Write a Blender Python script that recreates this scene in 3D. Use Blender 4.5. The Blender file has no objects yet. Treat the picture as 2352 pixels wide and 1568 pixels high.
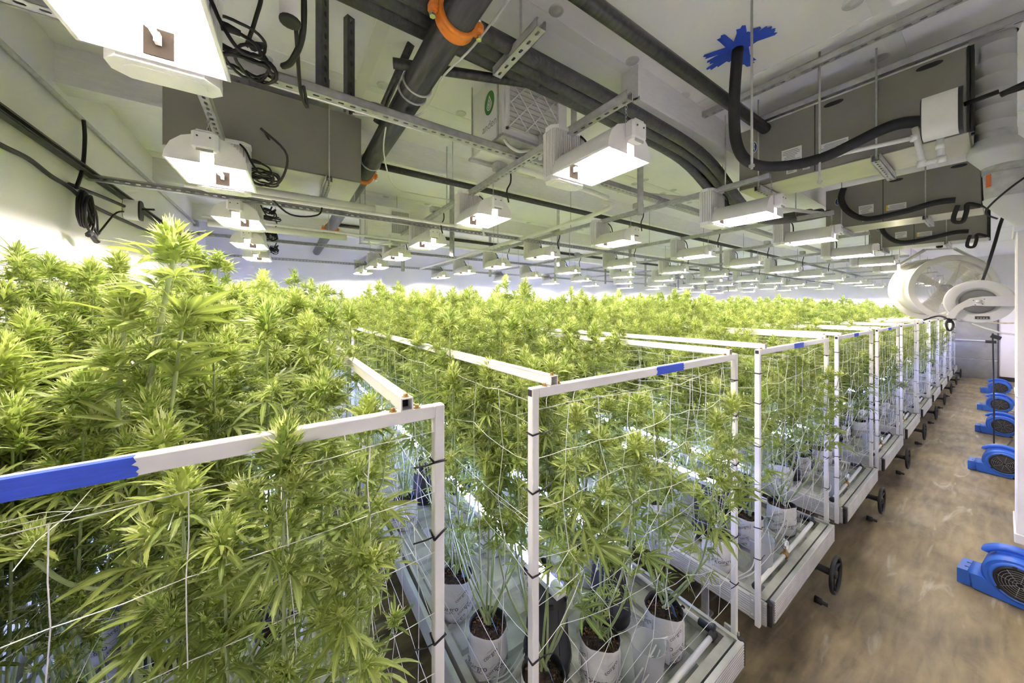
import bpy, math, random
import numpy as np
from mathutils import Vector, Matrix, Euler

R = math.radians
PI = math.pi
sc = bpy.context.scene
COL = sc.collection
rnd = random.Random(7)

# ------------------------------------------------------------------ camera, world, exposure
CAM_H = 2.1
cam = bpy.data.cameras.new('camera')
cam.sensor_width = 36.0
cam.lens = 769.0 / 2352.0 * 36.0
cam.shift_y = -76.0 / 2352.0
cam.clip_start = 0.02
cam_o = bpy.data.objects.new('camera', cam)
COL.objects.link(cam_o)
cam_o.location = (0, 0, CAM_H)
cam_o.rotation_euler = (R(90), 0, R(55.6 - 90))
sc.camera = cam_o

w = bpy.data.worlds.new('world'); sc.world = w
w.use_nodes = True
w.node_tree.nodes['Background'].inputs[0].default_value = (0.9, 0.92, 1.0, 1)
w.node_tree.nodes['Background'].inputs[1].default_value = 0.0     # a closed room
sc.view_settings.view_transform = 'Standard'
sc.view_settings.look = 'None'
sc.view_settings.exposure = 2.2
sc.view_settings.gamma = 1.0
sc.view_settings.use_curve_mapping = False
cy = sc.cycles
cy.max_bounces = 7; cy.diffuse_bounces = 5; cy.glossy_bounces = 2
cy.use_adaptive_sampling = True; cy.adaptive_threshold = 0.02; cy.adaptive_min_samples = 24
cy.light_sampling_threshold = 0.06
cy.transmission_bounces = 4; cy.transparent_max_bounces = 8
cy.caustics_reflective = False; cy.caustics_refractive = False
cy.sample_clamp_indirect = 20.0

LAMP_POWER = 240.0      # emission strength of the arc tubes
LED_POWER = 30.0
LAMP_COL = (1.0, 0.885, 0.83)
LED_COL = (0.34, 0.38, 1.0)

# ------------------------------------------------------------------ mesh builder
class MB:
    def __init__(s):
        s.v = []; s.f = []; s.m = []; s.sm = []
    def add(s, vs, fs, mi=0, smooth=False):
        o = len(s.v)
        s.v.extend([tuple(p) for p in vs])
        for f in fs:
            s.f.append(tuple(i + o for i in f)); s.m.append(mi); s.sm.append(smooth)
    def box(s, lo, hi, mi=0):
        x0, y0, z0 = lo; x1, y1, z1 = hi
        s.add([(x0,y0,z0),(x1,y0,z0),(x1,y1,z0),(x0,y1,z0),(x0,y0,z1),(x1,y0,z1),(x1,y1,z1),(x0,y1,z1)],
              [(0,3,2,1),(4,5,6,7),(0,1,5,4),(1,2,6,5),(2,3,7,6),(3,0,4,7)], mi)
    def cbox(s, c, d, rot=None, mi=0, bev=0.0):
        """box of size d about c, optional Euler rotation and a chamfer on all edges"""
        hx, hy, hz = d[0]/2, d[1]/2, d[2]/2
        if bev <= 0:
            P = [(-hx,-hy,-hz),(hx,-hy,-hz),(hx,hy,-hz),(-hx,hy,-hz),(-hx,-hy,hz),(hx,-hy,hz),(hx,hy,hz),(-hx,hy,hz)]
            F = [(0,3,2,1),(4,5,6,7),(0,1,5,4),(1,2,6,5),(2,3,7,6),(3,0,4,7)]
        else:
            b = min(bev, hx*.9, hy*.9, hz*.9)
            P = []; 
            def ring(z, ix):
                return [(-hx+ix,-hy+ix+0,z),(hx-ix,-hy+ix,z),(hx-ix,hy-ix,z),(-hx+ix,hy-ix,z)]
            def oct_(z, ins):
                x, y = hx-ins, hy-ins
                return [(-x+b,-y,z),(x-b,-y,z),(x,-y+b,z),(x,y-b,z),(x-b,y,z),(-x+b,y,z),(-x,y-b,z),(-x,-y+b,z)]
            P = oct_(-hz, b*.8) + oct_(-hz+b, 0) + oct_(hz-b, 0) + oct_(hz, b*.8)
            F = [tuple(reversed(range(8))), tuple(range(24, 32))]
            for k in range(3):
                for i in range(8):
                    j = (i+1) % 8
                    F.append((k*8+i, k*8+j, k*8+8+j, k*8+8+i))
        if rot is not None:
            M = Euler(rot).to_matrix()
            P = [M @ Vector(p) for p in P]
        s.add([(p[0]+c[0], p[1]+c[1], p[2]+c[2]) for p in P], F, mi)
    def tube(s, pts, r, n=6, mi=0, cap=True, smooth=True):
        pts = [Vector(p) for p in pts]
        if len(pts) < 2: return
        rs = r if isinstance(r, (list, tuple)) else [r]*len(pts)
        vs = []; fs = []
        t0 = (pts[1]-pts[0]).normalized()
        up = Vector((0,0,1)) if abs(t0.z) < .9 else Vector((1,0,0))
        a = t0.cross(up).normalized()
        for i, p in enumerate(pts):
            if i == 0: t = t0
            elif i == len(pts)-1: t = (pts[i]-pts[i-1]).normalized()
            else:
                t = (pts[i+1]-pts[i-1])
                t = t.normalized() if t.length > 1e-9 else t0
            a = a - t*a.dot(t)
            a = a.normalized() if a.length > 1e-6 else t.orthogonal().normalized()
            b = t.cross(a)
            for k in range(n):
                q = 2*PI*k/n
                vs.append(p + (a*math.cos(q) + b*math.sin(q))*rs[i])
        for i in range(len(pts)-1):
            for k in range(n):
                j = (k+1) % n
                fs.append((i*n+k, i*n+j, (i+1)*n+j, (i+1)*n+k))
        if cap and n > 2:
            fs.append(tuple(reversed(range(n)))); fs.append(tuple(range((len(pts)-1)*n, len(pts)*n)))
        s.add(vs, fs, mi, smooth)
    def lathe(s, prof, c=(0,0,0), n=16, mi=0, axis='z', smooth=True, capb=False, capt=False, wob=None):
        vs = []; fs = []
        for i, (r, z) in enumerate(prof):
            for k in range(n):
                q = 2*PI*k/n
                rr = r*(wob(q, z) if wob else 1)
                x, y = rr*math.cos(q), rr*math.sin(q)
                if axis == 'z': p = (x, y, z)
                elif axis == 'y': p = (x, z, -y)
                else: p = (z, x, y)
                vs.append((p[0]+c[0], p[1]+c[1], p[2]+c[2]))
        for i in range(len(prof)-1):
            for k in range(n):
                j = (k+1) % n
                fs.append((i*n+k, i*n+j, (i+1)*n+j, (i+1)*n+k))
        if capb: fs.append(tuple(reversed(range(n))))
        if capt: fs.append(tuple(range((len(prof)-1)*n, len(prof)*n)))
        s.add(vs, fs, mi, smooth)
    def prism(s, poly, y0, y1, axis='y', mi=0, c=(0,0,0), smooth=False):
        """extrude 2D polygon (u,v) between y0,y1 along axis ('y': u=x,v=z; 'x': u=y,v=z; 'z': u=x,v=y)"""
        def P(u, v, t):
            if axis == 'y': p = (u, t, v)
            elif axis == 'x': p = (t, u, v)
            else: p = (u, v, t)
            return (p[0]+c[0], p[1]+c[1], p[2]+c[2])
        n = len(poly)
        vs = [P(u, v, y0) for u, v in poly] + [P(u, v, y1) for u, v in poly]
        s.add(vs, [tuple(range(n)), tuple(reversed(range(n, 2*n)))], mi, False)
        s.add(vs, [(i, n+i, n+(i+1) % n, (i+1) % n) for i in range(n)], mi, smooth)
    def mesh(s, name, mats):
        me = bpy.data.meshes.new(name)
        me.from_pydata(s.v, [], s.f)
        for m in (mats if isinstance(mats, (list, tuple)) else [mats]): me.materials.append(m)
        me.polygons.foreach_set('material_index', s.m)
        me.polygons.foreach_set('use_smooth', s.sm)
        me.update()
        return me

def smooth_path(pts, k=5):
    P = [Vector(p) for p in pts]
    if len(P) < 3: return P
    out = []
    for i in range(len(P)-1):
        p0 = P[max(i-1, 0)]; p1 = P[i]; p2 = P[i+1]; p3 = P[min(i+2, len(P)-1)]
        for j in range(k):
            t = j/k
            out.append(.5*((2*p1) + (p2-p0)*t + (2*p0-5*p1+4*p2-p3)*t*t + (3*p1-p0-3*p2+p3)*t*t*t))
    out.append(P[-1])
    return out

# ------------------------------------------------------------------ object helpers
def tag(o, label=None, cat=None, group=None, kind=None):
    if label: o['label'] = label
    if cat: o['category'] = cat
    if group: o['group'] = group
    if kind: o['kind'] = kind
    return o
def empty(name, loc=(0,0,0), rz=0.0):
    o = bpy.data.objects.new(name, None)
    o.empty_display_size = .05
    o.location = loc; o.rotation_euler = (0, 0, rz)
    COL.objects.link(o)
    return o
def link(name, me, parent=None, mat=None):
    o = bpy.data.objects.new(name, me)
    COL.objects.link(o)
    if parent is not None: o.parent = parent
    if mat is not None: o.matrix_basis = mat
    return o
def part(name, mb, mats, parent=None):
    return link(name, mb.mesh(name, mats), parent)
KIDS = {}
def dup(root, loc=None, rz=None):
    r = root.copy(); COL.objects.link(r)
    if loc is not None: r.location = loc
    if rz is not None: r.rotation_euler = (0, 0, rz)
    for ch in root.children:
        c = ch.copy(); COL.objects.link(c); c.parent = r
        for g in ch.children:
            d = g.copy(); COL.objects.link(d); d.parent = c
    return r
ORD = ['first','second','third','fourth','fifth','sixth','seventh','eighth','ninth','tenth','eleventh','twelfth','thirteenth','fourteenth','fifteenth']

# ------------------------------------------------------------------ materials
def mat(name, col, rough=.5, metal=0.0, noise=0.0, nscale=8.0, bump=0.0, bscale=60.0, spec=.5, stretch=None):
    m = bpy.data.materials.new(name); m.use_nodes = True
    nt = m.node_tree; N = nt.nodes; L = nt.links
    b = N['Principled BSDF']
    b.inputs['Base Color'].default_value = (*col, 1)
    b.inputs['Roughness'].default_value = rough
    b.inputs['Metallic'].default_value = metal
    b.inputs['Specular IOR Level'].default_value = spec
    tc = N.new('ShaderNodeTexCoord')
    src = tc.outputs['Object']
    if stretch:
        mp = N.new('ShaderNodeMapping'); mp.inputs['Scale'].default_value = stretch
        L.new(src, mp.inputs[0]); src = mp.outputs[0]
    if noise > 0:
        n = N.new('ShaderNodeTexNoise'); n.inputs['Scale'].default_value = nscale; n.inputs['Detail'].default_value = 6
        L.new(src, n.inputs['Vector'])
        r = N.new('ShaderNodeValToRGB')
        r.color_ramp.elements[0].position = .3; r.color_ramp.elements[1].position = .7
        r.color_ramp.elements[0].color = (*[max(0, c*(1-noise)) for c in col], 1)
        r.color_ramp.elements[1].color = (*[min(1, c*(1+noise)) for c in col], 1)
        L.new(n.outputs['Fac'], r.inputs[0]); L.new(r.outputs[0], b.inputs['Base Color'])
    if bump > 0:
        n2 = N.new('ShaderNodeTexNoise'); n2.inputs['Scale'].default_value = bscale; n2.inputs['Detail'].default_value = 4
        L.new(src, n2.inputs['Vector'])
        bp = N.new('ShaderNodeBump'); bp.inputs['Strength'].default_value = bump; bp.inputs['Distance'].default_value = .01
        L.new(n2.outputs['Fac'], bp.inputs['Height']); L.new(bp.outputs[0], b.inputs['Normal'])
    return m
def emit(name, col, strength):
    m = bpy.data.materials.new(name); m.use_nodes = True
    b = m.node_tree.nodes['Principled BSDF']
    b.inputs['Base Color'].default_value = (.9, .9, .9, 1)
    b.inputs['Emission Color'].default_value = (*col, 1)
    b.inputs['Emission Strength'].default_value = strength
    return m

M = {}
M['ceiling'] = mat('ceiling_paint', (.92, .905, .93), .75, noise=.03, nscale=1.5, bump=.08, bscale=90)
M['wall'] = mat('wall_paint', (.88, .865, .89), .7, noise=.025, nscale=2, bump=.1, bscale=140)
M['seam'] = mat('seam_tape', (.86, .86, .86), .45, noise=.03, nscale=5)
M['whitewood'] = mat('painted_timber', (.88, .87, .88), .6, noise=.04, nscale=12, bump=.3, bscale=30, stretch=(1, 6, 6))
M['disc'] = mat('galvanised_disc', (.66, .66, .65), .5, .3, noise=.1)
M['white'] = mat('white_powder_coat', (.80, .79, .75), .4, noise=.04, nscale=10, bump=.03)
M['lampwhite'] = mat('lamp_housing_white', (.86, .85, .83), .45, noise=.03, nscale=12)
M['alu'] = mat('ribbed_aluminium', (.62, .61, .58), .42, .35, noise=.12, nscale=7, stretch=(1, .2, 1))
M['galv'] = mat('galvanised_strut', (.52, .52, .52), .5, .35, noise=.15, nscale=25)
M['galvdark'] = mat('dark_strut', (.10, .10, .105), .5, .4, noise=.2, nscale=18)
M['steel'] = mat('black_steel_pipe', (.085, .085, .088), .38, .55, noise=.35, nscale=9, stretch=(6, .6, 6))
M['orange'] = mat('orange_coupling', (.75, .22, .02), .45, noise=.15, nscale=20)
M['insul'] = mat('black_insulation_wrap', (.062, .062, .066), .40, noise=.3, nscale=30, bump=.6, bscale=45)
M['foamhose'] = mat('black_foam_sleeve', (.022, .022, .024), .75, noise=.2, nscale=30)
M['cable'] = mat('black_cable', (.016, .016, .017), .5)
M['wire'] = mat('white_wire', (.62, .62, .58), .5)
M['pvc'] = mat('white_pvc', (.82, .81, .78), .35, noise=.04, nscale=12)
M['taupe'] = mat('taupe_cabinet_paint', (.25, .24, .205), .42, noise=.06, nscale=3, bump=.04, bscale=200)
M['taupe2'] = mat('bare_metal_underside', (.56, .55, .44), .3, .55, noise=.12, nscale=4)
M['black'] = mat('black_plastic', (.022, .022, .022), .5)
M['bucket'] = mat('black_nursery_plastic', (.030, .030, .034), .42, noise=.35, nscale=14)
M['paper'] = mat('label_paper', (.82, .82, .80), .6)
M['ink'] = mat('printed_ink', (.045, .045, .045), .6)
M['inkgrey'] = mat('grey_print', (.30, .30, .30), .6)
M['yellow'] = mat('yellow_warning', (.80, .56, .05), .6)
M['navy'] = mat('navy_badge', (.012, .03, .16), .35)
M['tape'] = mat('blue_painter_tape', (.030, .085, .62), .65, noise=.12, nscale=40, stretch=(1, 8, 8))
M['tape_pale'] = mat('pale_tape', (.12, .20, .70), .65, noise=.1, nscale=40)
M['green'] = mat('green_logo', (.07, .27, .05), .5)
M['filter'] = mat('pleated_filter', (.62, .60, .55), .8, noise=.06, nscale=20)
M['bag'] = mat('white_grow_bag_film', (.72, .71, .68), .4, noise=.06, nscale=18, bump=.5, bscale=22)
M['soil'] = mat('coir_chips', (.055, .032, .020), .9, noise=.75, nscale=70, bump=1.0, bscale=80)
M['chip'] = mat('coir_chip_light', (.20, .11, .055), .9, noise=.5, nscale=60)
M['tag'] = mat('blue_plant_tag', (.16, .34, .75), .5, noise=.05)
M['tray'] = mat('moulded_flood_tray', (.50, .50, .45), .5, noise=.16, nscale=9, bump=.1)
M['string'] = mat('net_string', (.82, .82, .80), .7)
M['blue'] = mat('blue_blower_plastic', (.035, .14, .62), .38, noise=.08, nscale=10, bump=.08, bscale=250)
M['brass'] = mat('brass', (.42, .26, .09), .4, .7, noise=.2, nscale=30)
M['chrome'] = mat('chrome', (.75, .75, .75), .2, 1.0)
M['foil'] = mat('foil_tape', (.62, .62, .62), .28, .9, noise=.2, nscale=14, bump=1.0, bscale=22)
M['duct'] = mat('painted_duct', (.68, .68, .66), .5, noise=.04, nscale=4)
M['sticker'] = mat('orange_sticker', (.80, .15, .02), .55)
M['fancream'] = mat('cream_fan_enamel', (.76, .74, .66), .35, noise=.03)
M['reelgrey'] = mat('grey_reel_enamel', (.60, .60, .58), .4, noise=.05, nscale=6)
M['drumgrey'] = mat('dark_reel_drum', (.22, .22, .22), .45, .3, noise=.1)
M['door'] = mat('roller_door_grey', (.27, .27, .26), .5, noise=.12, nscale=6)
M['rope'] = mat('cream_rope', (.70, .62, .45), .8, noise=.15, nscale=40)
M['copper'] = mat('brown_sprinkler', (.30, .16, .09), .5, .3, noise=.2, nscale=30)
M['stakewood'] = mat('white_stake', (.8, .8, .78), .5)
M['hole'] = mat('slot_shadow_paint', (.03, .03, .03), .9)  # near-black standing in for the shade inside openings
M['socket'] = mat('socket_recess_shade', (.006, .005, .004), .9, spec=0.0)  # shade of the lamp's socket recess, put into the colour
M['arc'] = emit('arc_tube_glow', LAMP_COL, LAMP_POWER)
M['led'] = emit('led_diffuser_glow', LED_COL, LED_POWER)
M['ledpink'] = emit('led_pink_glow', (1.0, .12, .55), 1.2)
M['ledpink'].cycles.emission_sampling = 'NONE'

# pebbled reflector
m = mat('pebbled_reflector', (.88, .87, .84), .35, .25); M['reflector'] = m
N = m.node_tree.nodes; L = m.node_tree.links
tc = N.new('ShaderNodeTexCoord'); vo = N.new('ShaderNodeTexVoronoi'); vo.inputs['Scale'].default_value = 130
bp = N.new('ShaderNodeBump'); bp.inputs['Strength'].default_value = .6; bp.inputs['Distance'].default_value = .004
L.new(tc.outputs['Object'], vo.inputs['Vector']); L.new(vo.outputs['Distance'], bp.inputs['Height'])
L.new(bp.outputs[0], N['Principled BSDF'].inputs['Normal'])

# translucent jug
m = bpy.data.materials.new('translucent_jug_plastic'); m.use_nodes = True; M['jug'] = m
nt = m.node_tree; N = nt.nodes; L = nt.links
pb = N['Principled BSDF']; pb.inputs['Base Color'].default_value = (.80, .81, .82, 1); pb.inputs['Roughness'].default_value = .35
tr = N.new('ShaderNodeBsdfTransparent'); tr.inputs[0].default_value = (.93, .94, .96, 1)
mx = N.new('ShaderNodeMixShader'); mx.inputs[0].default_value = .36
L.new(tr.outputs[0], mx.inputs[1]); L.new(pb.outputs[0], mx.inputs[2]); L.new(mx.outputs[0], N['Material Output'].inputs[0])

# concrete floor with worn coating and pale scuffs
m = bpy.data.materials.new('worn_brown_concrete'); m.use_nodes = True; M['floor'] = m
nt = m.node_tree; N = nt.nodes; L = nt.links; pb = N['Principled BSDF']
tc = N.new('ShaderNodeTexCoord')
def noise(scale, detail=6, stretch=(1,1,1), rot=0, dist=0.0):
    mp = N.new('ShaderNodeMapping'); mp.inputs['Scale'].default_value = stretch; mp.inputs['Rotation'].default_value = (0, 0, rot)
    L.new(tc.outputs['Object'], mp.inputs[0])
    n = N.new('ShaderNodeTexNoise'); n.inputs['Scale'].default_value = scale; n.inputs['Detail'].default_value = detail
    n.inputs['Distortion'].default_value = dist
    L.new(mp.outputs[0], n.inputs['Vector']); return n.outputs['Fac']
def ramp(src, a, b, ca, cb):
    r = N.new('ShaderNodeValToRGB'); r.color_ramp.elements[0].position = a; r.color_ramp.elements[1].position = b
    r.color_ramp.elements[0].color = ca; r.color_ramp.elements[1].color = cb
    L.new(src, r.inputs[0]); return r.outputs[0]
def mixc(fac, a, b):
    x = N.new('ShaderNodeMix'); x.data_type = 'RGBA'
    L.new(fac, x.inputs[0]); L.new(a, x.inputs[6]); L.new(b, x.inputs[7]); return x.outputs[2]
c1 = ramp(noise(1.1, 9, (1,1,1), 0, .9), .36, .64, (.105, .085, .055, 1), (.39, .305, .165, 1))
c2 = ramp(noise(7, 10, (.45, 2.4, 1), .5, .4), .36, .68, (.10, .082, .056, 1), (.41, .325, .18, 1))
f1 = ramp(noise(30, 3), .3, .7, (.3,.3,.3,1), (.6,.6,.6,1))
c3 = mixc(f1, c1, c2)
pale = N.new('ShaderNodeRGB'); pale.outputs[0].default_value = (.50, .45, .36, 1)
s1 = ramp(noise(2.6, 10, (.5, 2.8, 1), .55, 1.2), .60, .70, (0,0,0,1), (.8,.8,.8,1))
c4 = mixc(s1, c3, pale.outputs[0])
L.new(c4, pb.inputs['Base Color'])
L.new(ramp(noise(3, 6), .3, .7, (.30,.30,.30,1), (.55,.55,.55,1)), pb.inputs['Roughness'])
bpn = N.new('ShaderNodeBump'); bpn.inputs['Strength'].default_value = .15; bpn.inputs['Distance'].default_value = .01
L.new(noise(60, 4), bpn.inputs['Height']); L.new(bpn.outputs[0], pb.inputs['Normal'])

def leafmat(name, dark, lite, mid, trans=.35, rough=.45):
    m = bpy.data.materials.new(name); m.use_nodes = True
    nt = m.node_tree; N = nt.nodes; L = nt.links; pb = N['Principled BSDF']
    at = N.new('ShaderNodeAttribute'); at.attribute_name = 'tint'
    oi = N.new('ShaderNodeObjectInfo')
    ad = N.new('ShaderNodeMath'); ad.operation = 'MULTIPLY_ADD'; ad.inputs[1].default_value = .55
    L.new(oi.outputs['Random'], ad.inputs[0]); L.new(at.outputs['Fac'], ad.inputs[2])
    r = N.new('ShaderNodeValToRGB')
    r.color_ramp.elements[0].position = 0; r.color_ramp.elements[1].position = 1
    r.color_ramp.elements[0].color = (*dark, 1); r.color_ramp.elements[1].color = (*lite, 1)
    L.new(ad.outputs[0], r.inputs[0])
    rb = N.new('ShaderNodeAttribute'); rb.attribute_name = 'rib'
    mc = N.new('ShaderNodeMix'); mc.data_type = 'RGBA'
    mc.inputs[7].default_value = (*mid, 1)
    pw = N.new('ShaderNodeMath'); pw.operation = 'POWER'; pw.inputs[1].default_value = 5.0
    L.new(rb.outputs['Fac'], pw.inputs[0])
    sm = N.new('ShaderNodeMath'); sm.operation = 'MULTIPLY'; sm.inputs[1].default_value = .6
    L.new(pw.outputs[0], sm.inputs[0])
    L.new(sm.outputs[0], mc.inputs[0]); L.new(r.outputs[0], mc.inputs[6])
    L.new(mc.outputs[2], pb.inputs['Base Color'])
    pb.inputs['Roughness'].default_value = rough
    pb.inputs['Specular IOR Level'].default_value = .4
    tl = N.new('ShaderNodeBsdfTranslucent')
    hs = N.new('ShaderNodeHueSaturation'); hs.inputs['Value'].default_value = 1.25; hs.inputs['Saturation'].default_value = 1.1
    L.new(mc.outputs[2], hs.inputs['Color']); L.new(hs.outputs[0], tl.inputs[0])
    mx = N.new('ShaderNodeMixShader'); mx.inputs[0].default_value = trans
    L.new(pb.outputs[0], mx.inputs[1]); L.new(tl.outputs[0], mx.inputs[2]); L.new(mx.outputs[0], N['Material Output'].inputs[0])
    return m
M['leaf'] = leafmat('hemp_leaf', (.095, .160, .040), (.39, .46, .105), (.52, .58, .18))
M['bud'] = leafmat('flower_calyx', (.28, .42, .075), (.54, .62, .15), (.6, .62, .3), .2, .6)
M['pistil'] = leafmat('pale_pistil', (.66, .70, .28), (.80, .83, .46), (.8, .8, .6), .3, .6)
M['stem'] = mat('green_stem', (.30, .37, .15), .5, noise=.2, nscale=20)
M['stemwood'] = mat('woody_stem', (.34, .36, .16), .6, noise=.25, nscale=30)

# ------------------------------------------------------------------ the room
XL, XR, YF, YB, ZC = -1.10, 17.2, -0.5, 7.75, 3.65
def slab(name, lo, hi, m, label, cat='wall'):
    b = MB(); b.box(lo, hi); o = part(name, b, M[m])
    tag(o, label, cat, kind='structure'); return o
slab('floor', (XL-.2, YF-.2, -.12), (XR+.2, YB+.2, 0), 'floor', 'worn brown concrete floor with pale scuffs along the aisle', 'floor')
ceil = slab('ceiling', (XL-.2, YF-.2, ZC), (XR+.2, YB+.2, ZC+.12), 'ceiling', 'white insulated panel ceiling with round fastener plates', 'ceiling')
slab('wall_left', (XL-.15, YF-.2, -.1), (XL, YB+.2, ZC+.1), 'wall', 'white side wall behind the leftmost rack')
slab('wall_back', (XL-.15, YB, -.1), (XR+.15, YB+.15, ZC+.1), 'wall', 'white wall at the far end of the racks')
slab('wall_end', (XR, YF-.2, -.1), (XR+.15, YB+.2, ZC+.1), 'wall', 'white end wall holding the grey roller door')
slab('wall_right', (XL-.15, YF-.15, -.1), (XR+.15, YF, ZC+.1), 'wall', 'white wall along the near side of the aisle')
# ceiling seams and fastener discs
def disc_mesh():
    b = MB(); b.lathe([(0.0, -.008), (.012, -.009), (.016, -.004), (.030, -.005), (.038, -.006), (.042, 0)], n=14, mi=0)
    return b.mesh('fastener_disc', M['disc'])
DM = disc_mesh()
ti = 1
for y in (0.35, 1.38, 2.5, 3.62, 4.75, 5.9, 7.0):
    b = MB(); b.box((XL, y-.035, ZC-.004), (XR, y+.035, ZC+.01)); o = part('trim_%d' % ti, b, M['seam']); ti += 1
    tag(o, 'glossy white seam tape across the ceiling, %s from the aisle' % ORD[ti-2], 'trim', kind='structure')
for k, x in enumerate((0.45, 2.62, 4.8, 7.0, 9.2, 11.4, 13.6)):
    b = MB(); b.box((x-.035, YF, ZC-.006), (x+.035, YB, ZC+.01)); o = part('trim_%d' % ti, b, M['seam']); ti += 1
    tag(o, 'white seam tape running along the racks on the ceiling, %s from the left wall' % ORD[k], 'trim', kind='structure')
for y in (0.35, 1.38, 2.5, 3.62, 4.75):
    for x in np.arange(-.7, 8.6, .62):
        for s in (-.075, .075):
            if rnd.random() < .62:
                o = link('fastener_disc', DM, ceil); o.location = (x + rnd.uniform(-.04, .04), y+s, ZC)
# painted ceiling beams
for k, (y, x0) in enumerate(((1.30, 1.86), (3.12, XL), (4.9, XL), (6.7, XL))):
    b = MB(); b.box((x0, y, ZC-.22), (XR, y+.13, ZC+.02)); b.box((x0, y-.012, ZC-.235), (XR, y+.142, ZC-.205))
    o = part('trim_%d' % ti, b, M['whitewood']); ti += 1
    tag(o, 'white painted ceiling beam crossing above the racks, %s from the aisle' % ORD[k], 'beam', kind='structure')
# roller door on the end wall
d = empty('door_1', (XR, 0, 0)); tag(d, 'grey roller door at the end of the aisle', 'door', kind='structure')
for k in range(4):
    b = MB(); z0 = .02 + k*.56
    b.cbox((-.02, .72, z0+.275), (.03, 1.32, .54), bev=.006); part('panel', b, M['door'], d)
b = MB(); b.cbox((-.05, .62, 1.14), (.03, 1.0, .035), bev=.006); part('rail', b, M['alu'], d)
b = MB(); b.box((-.03, .03, 0), (0, .06, 2.3)); b.box((-.03, 1.38, 0), (0, 1.41, 2.3)); part('frame', b, M['galvdark'], d)
b = MB(); b.box((XR-.015, -.45, 0), (XR, .03, .12)); o = part('baseboard_end', b, M['black']); tag(o, 'black baseboard beside the roller door', 'baseboard', kind='structure')

# ------------------------------------------------------------------ racks
X0, PITCH, W = -.9424, 1.635, 1.24
NR = 11
YB0, YP = .7403, .777
ZT, ZBOT, ZR = .4025, .2752, 1.8635
YEND = 7.15
def rack_x(n): return X0 + n*PITCH

def ribbed(mb, u0, u1, axis, face, depth, z0, z1, sign):
    """horizontal ribbed board: profile in (normal, z), extruded along axis"""
    n = 9; prof = [(0, z0)]
    h = (z1-z0)/n
    for i in range(n):
        za = z0+i*h
        prof += [(sign*(-.0), za+h*.12), (sign*.004, za+h*.3), (sign*.004, za+h*.8), (0, za+h*.98)]
    prof += [(0, z1), (-sign*depth, z1), (-sign*depth, z0)]
    if axis == 'x':   # extruded along x, normal along y
        mb.prism([(face+a, z) for a, z in prof], u0, u1, 'x')
    else:
        mb.prism([(face+a, z) for a, z in prof], u0, u1, 'y')

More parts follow.
